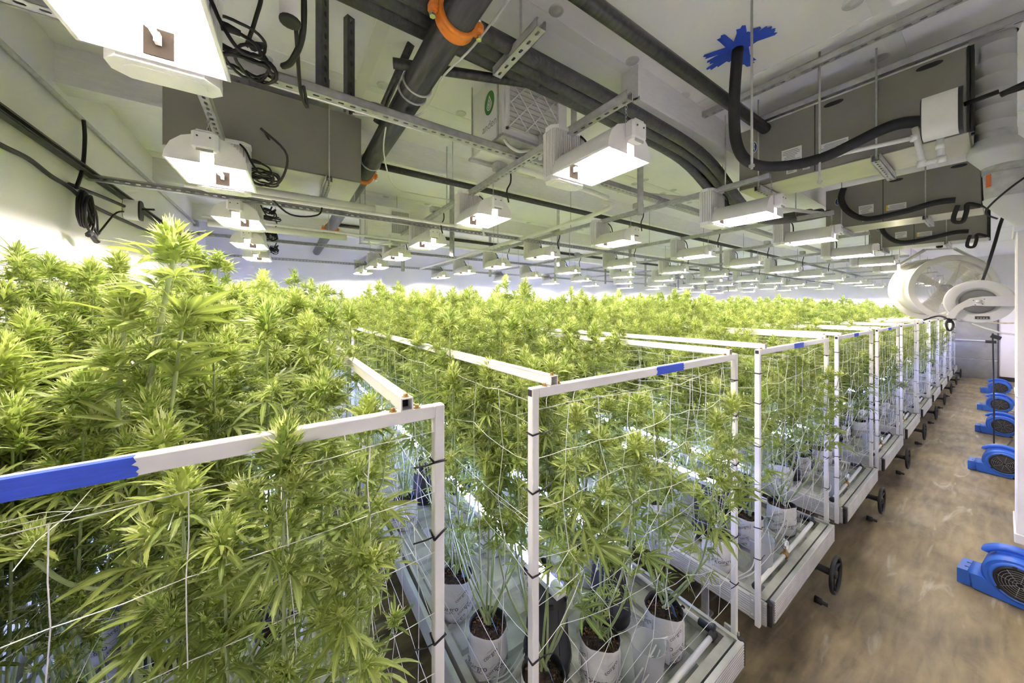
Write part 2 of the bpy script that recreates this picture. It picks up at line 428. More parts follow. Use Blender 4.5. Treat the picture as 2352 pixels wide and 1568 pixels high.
def make_rack():
    r = empty('trellis_rack', (rack_x(0), 0, 0))
    # moulded tray
    b = MB()
    b.box((.0, YB0+.035, .30), (W, YEND, .325))
    b.box((.0, YB0+.035, .325), (.035, YEND, .392)); b.box((W-.035, YB0+.035, .325), (W, YEND, .392))
    b.box((.0, YB0+.035, .325), (W, YB0+.075, .392)); b.box((.0, YEND-.04, .325), (W, YEND, .392))
    xs = [.05, .20, .355, .40, .62, .665, .88, .925, 1.06, 1.19]
    xs = [(.055,.20),(.225,.39),(.42,.60),(.63,.81),(.84,1.01),(1.035,1.185)]
    y = YB0+.10; k = 0
    while y < YEND-.2:
        h = .17 if k % 3 else .10
        for i, (a, c) in enumerate(xs):
            yy = y + (.03 if i % 2 else 0)
            q = .012
            b.add([(a,yy,.325),(c,yy,.325),(c,yy+h-.025,.325),(a,yy+h-.025,.325),(a+q,yy+q,.345),(c-q,yy+q,.345),(c-q,yy+h-.025-q,.345),(a+q,yy+h-.025-q,.345)],
                  [(4,5,6,7),(0,1,5,4),(1,2,6,5),(2,3,7,6),(3,0,4,7)])
        y += h; k += 1
    part('tray', b, M['tray'], r)
    b = MB(); ribbed(b, .02, W, 'x', YB0, .022, ZBOT, ZT, -1); part('end_board', b, M['alu'], r)
    for s, x in ((-1, -.045), (1, W+.005)):
        b = MB(); ribbed(b, YB0+.02, YEND, 'y', x, .02, ZBOT, ZT, s); part('side_board', b, M['alu'], r)
    b = MB(); ribbed(b, .0, W, 'x', YEND+.02, .02, ZBOT, ZT, 1); part('end_board', b, M['alu'], r)
    for x in (-.012, W+.008):
        b = MB(); b.cbox((x, YB0+.016, (ZT+ZBOT)/2-.002), (.036, .036, ZT-ZBOT+.01), bev=.008); part('corner_cap', b, M['black'], r)
    for x in (-.048, W+.022):
        b = MB(); b.box((x, YB0+.03, ZBOT+.0), (x+.012, YB0+.10, ZT+.01))
        for z in (ZBOT+.025, ZT-.02):
            b.lathe([(.005, -.006), (.007, -.004), (.007, 0)], (x, YB0+.085, z), 8, axis='x', capb=True)
        part('bracket', b, M['alu'], r)
    # posts : front pair, then pairs further in
    for yy in (YP, 3.9, YEND-.03):
        for x in (-.087, 1.2477):
            b = MB(); b.cbox((x+.0125, yy+.0125, (ZBOT+ZR)/2), (.025, .025, ZR-ZBOT), bev=.002); part('post', b, M['white'], r)
    # top rails
    t = .0015; h = .030
    b = MB()
    xa, xb = -.062, 1.2477
    b.cbox(((xa+xb)/2, YP+.0125, ZR-h/2), (xb-xa, .025, h), bev=.002)
    part('front_rail', b, M['white'], r)
    # dark patch painted as the shade in the rail's open end, left post
    b = MB(); b.box((-.0885, YP+.004, ZR-.024), (-.0868, YP+.021, ZR-.005)); part('open_end_shade', b, M['hole'], r)
    for x in (-.020, 1.165):
        b = MB()
        y0, y1 = YP-.004, YEND
        x1 = x+.028; z0, z1 = ZR, ZR+.030
        b.box((x, y0, z0), (x+t*2, y1, z1)); b.box((x1-t*2, y0, z0), (x1, y1, z1))
        b.box((x, y0, z0), (x1, y1, z0+t*2)); b.box((x, y0, z1-t*2), (x1, y1, z1))
        b.box((x+.002, y0+.03, z0+.002), (x1-.002, y0+.032, z1-.002), 1)  # dark plate painted as the shade inside the hollow rail
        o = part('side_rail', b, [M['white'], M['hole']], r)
        for (bx, by, bz) in ((x+.014, y0+.012, z1), (x-.014, y0+.014, ZR), (x+.042, y0+.014, ZR)):
            b = MB(); b.lathe([(.009, 0), (.009, .002), (.0055, .002), (.0055, .007), (.004, .0085)], (bx, by, bz), 6, capt=True, smooth=False)
            part('bolt', b, M['brass'], o)
    # legs
    for yy in (1.15, 3.6, 6.2):
        for x in (.07, W-.07):
            b = MB(); b.box((x-.018, yy-.018, .012), (x+.018, yy+.018, ZBOT+.03)); b.box((x-.045, yy-.035, 0), (x+.045, yy+.035, .014)); part('leg', b, M['galv'], r)
    for yy in (1.15, 3.6):
        b = MB(); b.cbox((W/2, yy, .255), (W-.1, .03, .035)); part('cross_bar', b, M['galv'], r)
    # hand wheel
    hx, hy, hz = .92, .665, .205
    b = MB()
    b.tube([(hx+.118*math.cos(a), hy, hz+.118*math.sin(a)) for a in np.linspace(0, 2*PI, 29)], .0125, 8, cap=False)
    for a in (.4, .4+2.094, .4+4.189):
        b.tube([(hx, hy+.015, hz), (hx+.06*math.cos(a), hy+.010, hz+.06*math.sin(a)), (hx+.116*math.cos(a), hy, hz+.116*math.sin(a))], [.016, .010, .009], 6)
    b.lathe([(.028, -.008), (.028, .03), (.022, .035)], (hx, hy, hz), 12, axis='y', capb=True, capt=True)
    o = part('hand_wheel', b, M['black'], r)
    b = MB(); b.lathe([(.024, .03), (.024, .10), (.030, .10), (.030, .16), (.018, .16), (.018, .5)], (hx, hy, hz), 12, axis='y', capt=True); part('shaft', b, M['black'], o)
    b = MB(); b.lathe([(.0, -.04), (.012, -.04), (.013, -.012), (.022, -.008), (.024, .03), (.0, .03)], (.80, .72, .034), 10, axis='y'); part('foot_stop', b, M['black'], r)
    # irrigation pipe around the end of the tray
    z = .405
    b = MB()
    b.tube([(.065, YB0+.105, z), (.35, YB0+.10, z+.006), (.75, YB0+.098, z+.004), (1.135, YB0+.105, z)], .0125, 10)
    b.tube([(1.185, YB0+.17, z-.012), (1.19, 1.8, z-.012), (1.19, YEND-.1, z-.012)], .0125, 10)
    o = part('irrigation_pipe', b, M['pvc'], r)
    b = MB()
    b.tube([(1.12, YB0+.105, z), (1.165, YB0+.107, z-.004), (1.18, YB0+.12, z-.008), (1.186, YB0+.19, z-.012)], .019, 10)
    b.tube([(1.15, YB0+.106, z+.006), (1.20, YB0+.12, z+.014)], .010, 8)
    part('elbow', b, M['black'], o)
    b = MB(); b.tube([(.085, YB0+.105, z), (.045, YB0+.106, z)], .019, 10); part('elbow', b, M['black'], o)
    b = MB()
    b.lathe([(.019, -.022), (.021, -.02), (.021, .02), (.019, .022)], (.52, YB0+.099, z+.005), 10, axis='x', capb=True, capt=True)
    b.lathe([(.008, .0), (.008, .03)], (.52, YB0+.099, z+.02), 8)
    part('tee', b, M['brass'], o)
    b = MB()
    b.lathe([(.0, -.014), (.030, -.014), (.032, -.006), (.032, .010), (.027, .012)], (.52, YB0+.099, z+.075), 18, axis='y')
    g = part('pressure_gauge', b, M['chrome'], r)
    b = MB(); b.lathe([(.0, -.0155), (.027, -.0152)], (.52, YB0+.099, z+.075), 18, axis='y'); b.box((.519, YB0+.0825, z+.075), (.5215, YB0+.084, z+.097), 1); part('dial', b, [M['paper'], M['ink']], g)
    # drip lines
    b = MB()
    for yy, dx, hgt in ((1.02, .0, .02), (1.10, .0, .015)):
        b.tube(smooth_path([(1.19, yy, z), (1.10, yy-.02, z-.02), (1.04, yy-.05, .356), (.98, yy+.02, .355), (.88, yy+.10, .40), (.86, yy+.12, .56)]), .0035, 5)
        b.lathe([(.0, -.004), (.011, -.004), (.011, .004), (.0, .004)], (1.19-.008, yy, z), 8, axis='x', mi=1)
    for off in (0, .02):
        b.tube(smooth_path([(.45, .92+off, .36), (.62, .87+off, .50+off), (.78, .90+off, .52), (.92, .98+off, .40), (.98, 1.12+off, .356), (.90, 1.5, .354)]), .0035, 5)
        b.tube(smooth_path([(.06, 1.35+off, .37), (.16, 1.28+off, .40), (.30, 1.32+off, .42), (.46, 1.45, .36), (.55, 1.9+off, .36)]), .0035, 5)
        b.tube(smooth_path([(.05, .95+off, .37), (.12, .88+off, .44), (.25, .90+off, .46), (.42, 1.0, .38), (.50, 1.3, .36)]), .0035, 5)
    part('drip_line', b, [M['wire'], M['black']], r)
    # zip ties round the front posts
    for x in (-.087, 1.2477):
        for k in range(6):
            zz = 1.74 - k*.215 + rnd.uniform(-.04, .04)
            b = MB(); c = .0145; cx_, cy_ = x+.0125, YP+.0125
            dz = rnd.uniform(-.012, .012)
            b.tube([(cx_-c, cy_-c, zz+dz), (cx_+c, cy_-c, zz-dz), (cx_+c, cy_+c, zz+dz), (cx_-c, cy_+c, zz), (cx_-c, cy_-c, zz+dz)], .0028, 5)
            sg = 1 if x < .5 else -1
            b.tube([(cx_+sg*c, cy_-c, zz), (cx_+sg*.035, cy_-.01, zz-.004), (cx_+sg*.065, cy_-.012, zz-.002+rnd.uniform(-.02, .02))], .0022, 4)
            part('zip_tie', b, M['cable'], r)
    return r

def tape_part(parent, x0, x1, ragged):
    b = MB(); y = YP-.0006
    zs = (ZR+.0006, ZR-.031)
    n = 8; pts_t = []; 
    rr = random.Random(int(x0*1000)+3)
    left = [(x0+rr.uniform(-1, 1)*ragged, zs[0]+(zs[1]-zs[0])*i/n) for i in range(n+1)]
    right = [(x1+rr.uniform(-1, 1)*ragged, zs[0]+(zs[1]-zs[0])*i/n) for i in range(n+1)]
    vs = [(x, y, z) for x, z in left]+[(x, y, z) for x, z in right]+[(left[0][0], YP+.012, zs[0]), (right[0][0], YP+.012, zs[0])]
    fs = [(i, i+1, n+2+i, n+1+i) for i in range(n)]+[(0, n+1, 2*n+3, 2*n+2)]
    b.add(vs, fs, 0)
    return part('tape', b, M['tape'], parent)

RACKS = []
r0 = make_rack()
for n in range(NR):
    r = r0 if n == 0 else dup(r0, (rack_x(n), 0, 0))
    RACKS.append(r)
    lab = 'white metal trellis rack on a low rolling tray, %s from the left wall' % ORD[n]
    tag(r, lab, 'rack', 'rolling trellis racks in a row along the aisle')
TAPES = {0: (-.95, -.193), 1: (1.234, 1.436), 2: (2.807, 2.998), 3: (4.42, 4.60), 4: (6.1, 6.3), 6: (9.3, 9.5)}
for n, (a, c) in TAPES.items():
    tape_part(RACKS[n], a-rack_x(n)+(.0 if n else .03), c-rack_x(n), .006)

# ------------------------------------------------------------------ string nets
def net_mesh(name, width, z0, z1, axis, seed, step=.17, sag=.015, messy=.35):
    rg = random.Random(seed); b = MB()
    nx = int(width/step)+1; nz = int((z1-z0)/step)+1
    P = {}
    for i in range(nx+1):
        for j in range(nz+1):
            u = width*i/nx; v = z0+(z1-z0)*j/nz
            low = 1-(v-z0)/(z1-z0)
            am = messy*step*(.15+low)
            e = 0 if i in (0, nx) else 1
            P[i, j] = (u+rg.uniform(-am, am)*e, v+rg.uniform(-am, am)*(.7 if j else 0)*e - sag*math.sin(PI*i/nx), rg.uniform(-.008, .012)*e)
    def pt(p):
        u, v, t = p
        return (u, t, v) if axis == 'x' else (t, u, v)
    def seg(a, c):
        b.tube([pt(a), pt(((a[0]+c[0])/2+rg.uniform(-.006, .006), (a[1]+c[1])/2-rg.uniform(0, .008), (a[2]+c[2])/2)), pt(c)], .0011, 3, cap=False)
    for (i, j), p in P.items():
        if i < nx: seg(p, P[i+1, j])
        if j < nz and 0 < i < nx and rg.random() < .93: seg(p, P[i, j+1])
    for k in range(int(nx*nz*.22)):      # loose diagonals and hanging ends
        i, j = rg.randrange(nx), rg.randrange(max(1, int(nz*.75)))
        p = P[i, j]
        if rg.random() < .55: seg(p, P[i+1, min(nz, j+1)])
        else: b.tube([pt(q) for q in smooth_path([p, (p[0]+.015, p[1]-.04, .01), (p[0]+.005, p[1]-.09, .015), (p[0]+.03, p[1]-.10, .012)], 3)], .0011, 3, cap=False)
    return b
FN = [net_mesh('string_net', 1.325, .62, 1.80, 'x', s, .165, messy=m_).mesh('string_net', M['string']) for s, m_ in ((3, .10), (5, .55), (8, .7), (9, .6))]
SN = net_mesh('string_net', 6.3, .75, 1.82, 'y', 21, .19, messy=.45).mesh('string_net', M['string'])
TN = net_mesh('string_net', 6.3, 0, 1.28, 'y', 33, .18, messy=.12, sag=0)
TN.v = [(v[2], v[1], v[0]*.4) for v in TN.v]
TN = TN.mesh('string_net', M['string'])
for n in range(NR):
    o = link('string_net', FN[n if n < 2 else 2 + n % 2]); o.location = (rack_x(n)-.075, YP+.004, 0)
    tag(o, 'white string net across the aisle end of the %s rack from the left wall' % ORD[n], 'net', 'string nets on the aisle ends of the racks')
    for s, x in (('left', -.078), ('right', 1.262)):
        if n > 3 and s == 'right': continue
        o = link('string_net', SN); o.location = (rack_x(n)+x, YP+.02, 0)
        if s == 'right': o.scale = (1, 1, 1)
        tag(o, 'white string net along the %s flank of the %s rack from the left wall' % (s, ORD[n]), 'net', 'string nets along the sides of the racks')
    if n < 4:
        for lv, z in (('upper', 1.72), ('lower', 1.38)):
            o = link('string_net', TN); o.location = (rack_x(n)-.02, YP+.03, z)
            tag(o, '%s level string net stretched flat through the plants of the %s rack from left' % (lv, ORD[n]), 'net', 'flat string nets through the canopy')

# ------------------------------------------------------------------ leaves and flowers
def leaflet(Lg, Wd, nseg, serr, droop, fold, twist=0.0):
    """one leaflet along +x; returns verts, faces, rib values"""
    V = []; F = []; RB = []
    def mid(s):
        return (Lg*s*(1-.12*droop*s), 0, -droop*Lg*s*s*.55)
    def wid(s):
        return Wd*.5*3.05*(max(s, 0)**.85)*(max(1-s, 0)**1.05)
    mids = [mid(i/nseg) for i in range(nseg+1)]
    for p in mids: V.append(p); RB.append(1.0)
    if not serr:
        for sgn in (1, -1):
            base = len(V)
            for i in range(1, nseg):
                s = i/nseg; w_ = wid(s); p = mids[i]
                V.append((p[0], sgn*w_, p[2]+fold*w_)); RB.append(0.0)
            for i in range(nseg):
                a, c = i, i+1
                e = []
                if i < nseg-1: e.append(base+i)
                if i > 0: e.append(base+i-1)
                f = [a, c]+e
                F.append(tuple(f) if sgn < 0 else tuple(reversed(f)))
    else:
        for sgn in (1, -1):
            prev = 0
            for i in range(nseg):
                s1 = (i+1)/nseg
                st = (i+.86)/nseg + .3/nseg
                w1 = wid(s1)*.90; wt = wid((i+.8)/nseg)*1.10
                pm = mid(min(st, .995))
                V.append((pm[0], sgn*wt, pm[2]+fold*wt)); RB.append(0.0); tip = len(V)-1
                if i < nseg-1:
                    p = mids[i+1]; V.append((p[0], sgn*w1, p[2]+fold*w1)); RB.append(.15); nt_ = len(V)-1
                    f = [i, prev, tip, nt_, i+1] if i else [0, tip, nt_, 1]
                    prev = nt_
                else:
                    V.pop(); RB.pop()
                    f = [i, prev, i+1]
                F.append(tuple(reversed(f)) if sgn < 0 else tuple(f))
    return V, F, RB

def leaf_arrays(seed, nlf, Lg, Wd, nseg, serr, droop, fold, pet):
    rg = random.Random(seed)
    angs = {3: (0, 48, -48), 5: (0, 34, -34, 78, -78), 7: (0, 27, -27, 56, -56, 98, -98), 1: (0,), 9: (0, 20, -20, 42, -42, 70, -70, 110, -110)}[nlf]
    lens = {3: (1, .85, .85), 5: (1, .88, .88, .55, .55), 7: (1, .92, .92, .70, .70, .36, .36), 1: (1,), 9: (1, .95, .95, .85, .85, .6, .6, .3, .3)}[nlf]
    V = []; F = []; RB = []
    ca = math.cos
    # petiole: thin three sided rod rising then meeting the blade
    ps = [(0, 0, 0), (pet*.5, 0, pet*.10), (pet, 0, pet*.08)]
    for i, p in enumerate(ps):
        for k in range(3):
            q = 2*PI*k/3; rr = .0014-.0003*i
            V.append((p[0], p[1]+rr*math.cos(q), p[2]+rr*math.sin(q))); RB.append(1.0)
    for i in range(2):
        for k in range(3):
            j = (k+1) % 3; F.append((i*3+k, i*3+j, i*3+3+j, i*3+3+k))
    base = ps[-1]
    for a, l in zip(angs, lens):
        l2 = l*rg.uniform(.92, 1.06)
        v, f, rb = leaflet(Lg*l2, Wd*(.55+.45*l2), nseg, serr, droop*rg.uniform(.6, 1.4), fold)
        E = Euler((rg.uniform(-.25, .25), -R(4)+rg.uniform(-.18, .18)+.10*abs(a)/60, R(a+rg.uniform(-5, 5)))).to_matrix()
        o = len(V)
        for p in v:
            q = E @ Vector(p); V.append((q.x+base[0], q.y+base[1], q.z+base[2]))
        RB += rb
        F += [tuple(i+o for i in ff) for ff in f]
    return V, F, RB

def set_attr(me, name, vals):
    a = me.attributes.new(name, 'FLOAT', 'POINT'); a.data.foreach_set('value', np.asarray(vals, dtype=np.float32))

LEAFSPEC = [ # n leaflets, length, width, droop, fold, petiole
    (7, .105, .019, .55, .25, .055), (7, .120, .017, .95, .35, .060), (5, .100, .017, .75, .30, .050),
    (5, .085, .015, 1.2, .40, .040), (7, .095, .021, .30, .20, .050), (3, .075, .020, .4, .25, .030),
    (5, .110, .013, 1.1, .4, .045), (3, .060, .011, .8, .3, .02)]
HI = []; LO = []
for i, (nl, lg, wd, dr, fo, pe) in enumerate(LEAFSPEC):
    V, F, RB = leaf_arrays(100+i, nl, lg, wd, 8, True, dr, fo, pe)
    me = bpy.data.meshes.new('leaf'); me.from_pydata(V, [], F); me.materials.append(M['leaf'])
    set_attr(me, 'rib', RB); set_attr(me, 'tint', [.2]*len(V)); HI.append(me)
    V, F, RB = leaf_arrays(100+i, nl, lg, wd*1.08, 4, False, dr, fo, pe)
    LO.append((np.array(V), F, RB))

def bud_arrays(seed, rad, hgt, ncal, npis, nsug, sug, lo=False):
    """flower cluster growing along +z; material slots: 0 bud, 1 pistil, 2 leaf"""
    rg = random.Random(seed); V = []; F = []; MI = []; RB = []
    def add(v, f, mi, rb=0.0):
        o = len(V)
        V.extend(v); RB.extend(rb if isinstance(rb, list) else [rb]*len(v))
        for ff in f: F.append(tuple(i+o for i in ff)); MI.append(mi)
    # lumpy core
    ns, nr = (5, 4) if lo else (8, 6)
    v = []; f = []
    for j in range(nr+1):
        t = j/nr
        for k in range(ns):
            a = 2*PI*(k+.5*(j % 2))/ns
            rr = rad*.58*(math.sin(PI*(.08+.86*t))**.8)*rg.uniform(.8, 1.2)
            v.append((rr*math.cos(a), rr*math.sin(a), hgt*t*.92))
    for j in range(nr):
        for k in range(ns):
            f.append((j*ns+k, j*ns+(k+1) % ns, (j+1)*ns+(k+1) % ns, (j+1)*ns+k))
    f.append(tuple(range(nr*ns, nr*ns+ns)))
    add(v, f, 0)
    def dirn(t, a, up):
        e = R(up); return Vector((math.cos(a)*math.cos(e), math.sin(a)*math.cos(e), math.sin(e)))
    for k in range(ncal):
        t = rg.uniform(.02, 1); a = rg.uniform(0, 2*PI)
        up = 5+75*t*t+rg.uniform(-15, 15); dv = dirn(t, a, up)
        rr = rad*.62*(math.sin(PI*(.1+.82*t))**.8)
        p = Vector((rr*math.cos(a), rr*math.sin(a), hgt*t*.92))
        l = rg.uniform(.011, .021)*(rad/.022)**.5; wd = l*.21
        s = dv.orthogonal().normalized(); u = dv.cross(s)
        v = [p-dv*l*.2]
        for q in range(3):
            an = 2*PI*q/3; v.append(p+dv*l*.35+(s*math.cos(an)+u*math.sin(an))*wd)
        v.append(p+dv*l)
        add([tuple(x) for x in v], [(1, 2, 4), (2, 3, 4), (3, 1, 4), (0, 2, 1), (0, 3, 2), (0, 1, 3)], 0)
    for k in range(npis):
        t = rg.uniform(.1, 1); a = rg.uniform(0, 2*PI); dv = dirn(t, a, 10+70*t*t+rg.uniform(-30, 30))
        rr = rad*.75*(math.sin(PI*(.1+.82*t))**.8)
        p = Vector((rr*math.cos(a), rr*math.sin(a), hgt*t*.95)); l = rg.uniform(.012, .024)*(rad/.022)**.5
        s = dv.orthogonal().normalized()*.0010
        b2 = p+dv*l*.6+Vector((0, 0, .002)); e = p+dv*l+Vector((rg.uniform(-.003, .003), rg.uniform(-.003, .003), .004))
        add([tuple(p-s), tuple(p+s), tuple(b2+s*.8), tuple(b2-s*.8), tuple(e)], [(0, 1, 2, 3), (3, 2, 4)], 1)
    for k in range(nsug):
        t = rg.uniform(0, .85); a = 2.4*k+rg.uniform(-.4, .4)
        l = sug*rg.uniform(.6, 1.25)*(1-.45*t)
        vv, ff, rb = leaflet(l, l*.155, 3 if lo else 5, not lo, rg.uniform(.1, 1.0), .35)
        up = R(8+50*t+rg.uniform(-18, 25))
        E = (Matrix.Rotation(a, 3, 'Z') @ Matrix.Rotation(-up, 3, 'Y') @ Matrix.Rotation(rg.uniform(-.5, .5), 3, 'X'))
        off = Vector((rad*.4*math.cos(a), rad*.4*math.sin(a), hgt*t*.85))
        add([tuple(E @ Vector(p)+off) for p in vv], ff, 2, rb)
    return V, F, MI, RB
BUDSPEC = [ # radius, height, calyx, pistil, sugar leaves, sugar length
    (.021, .060, 66, 80, 15, .074), (.024, .082, 86, 100, 18, .082), (.017, .042, 46, 58, 12, .064),
    (.013, .026, 26, 34, 8, .054), (.011, .020, 18, 24, 7, .044)]
BHI = []; BLO = []
for i, s in enumerate(BUDSPEC):
    V, F, MI, RB = bud_arrays(300+i, *s)
    me = bpy.data.meshes.new('flower_bud'); me.from_pydata(V, [], F)
    for q in ('bud', 'pistil', 'leaf'): me.materials.append(M[q])
    me.polygons.foreach_set('material_index', MI); set_attr(me, 'rib', RB)
    rg = np.random.RandomState(i); set_attr(me, 'tint', rg.uniform(.0, .5, len(V))); BHI.append(me)
    s2 = (s[0], s[1], int(s[2]*.5), int(s[3]*.45), int(s[4]*.8), s[5])
    V, F, MI, RB = bud_arrays(300+i, *s2, lo=True); BLO.append((np.array(V), F, MI, RB))
    me = bpy.data.meshes.new('flower_bud'); me.from_pydata(V, [], F)
    for q in ('bud', 'pistil', 'leaf'): me.materials.append(M[q])
    me.polygons.foreach_set('material_index', MI); set_attr(me, 'rib', RB); set_attr(me, 'tint', rg.uniform(.0, .5, len(V)))
    BUDSPEC[i] = (s, me)

def basis(pos, az, pitch, roll, scale):
    return Matrix.Translation(pos) @ Matrix.Rotation(az, 4, 'Z') @ Matrix.Rotation(-pitch, 4, 'Y') @ Matrix.Rotation(roll, 4, 'X') @ Matrix.Scale(scale, 4)

def plant_layout(seed, sx, sy, h, nst, z0=.22, dens=1.0, low=.34):
    """stems (list of (pts, radii)), leaves (kind, matrix), buds (kind, matrix)"""
    rg = random.Random(seed); ST = []; LF = []; BD = []
    for k in range(nst):
        a = 2*PI*(k+rg.uniform(-.3, .3))/nst
        q = .25 if (k == 0 and nst > 3) else rg.uniform(.55, 1.0)
        tx, ty = sx*.5*q*math.cos(a)*1.25, sy*.5*q*math.sin(a)*1.25
        hh = h*rg.uniform(.86, 1.0) - .10*q*h*.5
        bx, by = rg.uniform(-.02, .02), rg.uniform(-.02, .02)
        ctrl = [(bx, by, z0), (bx+tx*.30, by+ty*.30, z0+.12*(hh-z0)), (tx*.72, ty*.72, z0+.34*(hh-z0)), (tx*.92, ty*.92, z0+.62*(hh-z0)), (tx, ty, hh)]
        pts = smooth_path(ctrl, 4); n = len(pts)
        ST.append((pts, [.0062-.0038*i/(n-1) for i in range(n)]))
        for q3 in range(int(13*dens)):
            t = rg.uniform(low*.35, low+.22); i = min(n-1, int(t*(n-1)))
            LF.append((rg.choice((6, 7, 7, 3, 2)), basis(pts[i]+Vector((0, 0, rg.uniform(-.03, .03))), rg.uniform(0, 6.28), R(rg.uniform(-25, 55)), rg.uniform(-.6, .6), rg.uniform(.38, .8)), t*.5))
        # nodes
        leng = hh-z0; z = z0+leng*rg.uniform(low-.04, low+.06); az = rg.uniform(0, 6.28)
        def at(zz):
            for i in range(n-1):
                if pts[i].z <= zz <= pts[i+1].z:
                    f = (zz-pts[i].z)/(pts[i+1].z-pts[i].z+1e-9); return pts[i].lerp(pts[i+1], f)
            return pts[-1]
        while z < hh-.03:
            t = (z-z0)/leng; p = at(z)
            for rep in range(2 if rg.random() < .85*dens else 1):
                az2 = az+PI*rep+rg.uniform(-.3, .3)
                sz = (.55+.75*math.sin(PI*min(1, t*1.05)))*rg.uniform(.75, 1.15)
                kd = rg.choice((0, 1, 2, 3, 4, 6, 2, 1)) if t > .5 else rg.choice((2, 3, 6, 7, 5))
                LF.append((kd, basis(p, az2, R(rg.uniform(5, 48)), rg.uniform(-.5, .5), sz), t))
                if rg.random() < .55:
                    LF.append((rg.choice((5, 7, 3, 2)), basis(p, az2+rg.uniform(.4, 1.0), R(rg.uniform(0, 60)), rg.uniform(-.6, .6), sz*.7), t))
                if t > .42 and rg.random() < .75:
                    out = .012+.03*rg.random()
                    bp_ = p+Vector((math.cos(az2)*out, math.sin(az2)*out, .012))
                    BD.append((rg.choice((2, 3, 3, 4)) if t < .85 else rg.choice((2, 2, 3)), basis(bp_, az2, 0, 0, rg.uniform(.8, 1.15)) @ Matrix.Rotation(R(rg.uniform(10, 45)), 4, 'Y'), t, False))
            # short side branch
            if .40 < t < .82 and rg.random() < .42:
                o1 = .05+.06*rg.random(); up = .06+.12*rg.random(); a3 = az+rg.uniform(-.5, .5)
                e = p+Vector((math.cos(a3)*o1, math.sin(a3)*o1, up)); mm = p.lerp(e, .55)+Vector((math.cos(a3)*.012, math.sin(a3)*.012, -.012))
                ST.append(([p, mm, e], [.0025, .0022, .0018]))
                BD.append((rg.choice((0, 2, 2, 3)), basis(e-Vector((0, 0, .01)), a3, 0, 0, rg.uniform(.75, 1.0)), t, True))
                for q2 in range(3):
                    LF.append((rg.choice((2, 3, 5, 7, 6)), basis(e-Vector((0, 0, .012*q2)), a3+q2*2.1, R(rg.uniform(5, 45)), rg.uniform(-.4, .4), .62*rg.uniform(.8, 1.2)), t))
            az += 2.4; z += rg.uniform(.045, .075)/max(dens, .3)
        BD.append((rg.choice((0, 1, 1)), basis(pts[-1]-Vector((0, 0, .045)), rg.uniform(0, 6), 0, 0, rg.uniform(.95, 1.25)), 1.0, True))
        for q2 in range(5):
            LF.append((rg.choice((3, 5, 7, 2)), basis(pts[-1]-Vector((0, 0, .03+.014*q2)), q2*2.4, R(rg.uniform(15, 60)), rg.uniform(-.4, .4), .68*rg.uniform(.8, 1.2)), 1.0))
    return ST, LF, BD

def stem_mesh(ST, n=5):
    b = MB()
    for pts, rs in ST: b.tube(pts, rs, n, cap=False)
    return b.mesh('stem', M['stem'])

def foliage_mesh(LF, BD):
    VV = []; FF = []; MI = []; RB = []; TN_ = []
    rg = random.Random(5); off = 0
    for kd, mtx, t in LF:
        v, f, rb = LO[kd]; m3 = np.array(mtx)
        VV.append(v @ m3[:3, :3].T + m3[:3, 3]); FF += [tuple(i+off for i in ff) for ff in f]; MI += [2]*len(f)
        RB += rb; TN_ += [rg.uniform(-.05, .45)]*len(v); off += len(v)
    for kd, mtx, t, top in BD:
        v, f, mi, rb = BLO[kd]; m3 = np.array(mtx)
        VV.append(v @ m3[:3, :3].T + m3[:3, 3]); FF += [tuple(i+off for i in ff) for ff in f]; MI += mi
        RB += rb; TN_ += [rg.uniform(0, .5)]*len(v); off += len(v)
    V = np.concatenate(VV)
    me = bpy.data.meshes.new('foliage'); me.from_pydata(V.tolist(), [], FF)
    for q in ('bud', 'pistil', 'leaf'): me.materials.append(M[q])
    me.polygons.foreach_set('material_index', MI); set_attr(me, 'rib', RB); set_attr(me, 'tint', TN_)
    return me

# ------------------------------------------------------------------ grow bag, soil, tag meshes
def text_obj_mesh(body, size, font_shear=0.0):
    cu = bpy.data.curves.new('txt', 'FONT'); cu.body = body; cu.size = size; cu.align_x = 'CENTER'; cu.align_y = 'CENTER'; cu.resolution_u = 3; cu.shear = font_shear
    o = bpy.data.objects.new('txt', cu); COL.objects.link(o)
    dg = bpy.context.evaluated_depsgraph_get()
    me = bpy.data.meshes.new_from_object(o.evaluated_get(dg))
    vs = [tuple(v.co) for v in me.vertices]; fs = [tuple(p.vertices) for p in me.polygons]
    bpy.data.objects.remove(o); bpy.data.curves.remove(cu); bpy.data.meshes.remove(me)
    return vs, fs
BR, BH = .094, .215
def bag_r(z): 
    t = z/BH
    return BR*(.92+.08*math.sin(PI*min(1, t*.75+.12)))*(1 if t > .05 else .95)
def bag_mesh():
    b = MB()
    wob = lambda q, z: 1+.024*math.sin(3*q+1+z*20)+.014*math.sin(7*q+z*55)+.014*math.sin(z*110+2*q)
    prof = [(0.0, 0.0), (.06, .0), (.082, .004)]+[(bag_r(z), z) for z in (.014, .04, .07, .10, .13, .16, .19)]+[(.0935, BH-.006), (.0925, BH)]
    b.lathe(prof, n=22, wob=wob)
    b.lathe([(.0925, BH), (.090, BH-.001), (.0865, BH-.012), (.0865, .165)], n=22, mi=1, wob=wob)
    b.v = [(x, y, z+(.007*math.sin(2*math.atan2(y, x)+.6)+.004*math.sin(5*math.atan2(y, x)))*max(0, min(1, (z-.15)/.05)) if x*x+y*y > .08**2 else z) for x, y, z in b.v]
    return b.mesh('grow_bag', [M['bag'], M['black']])
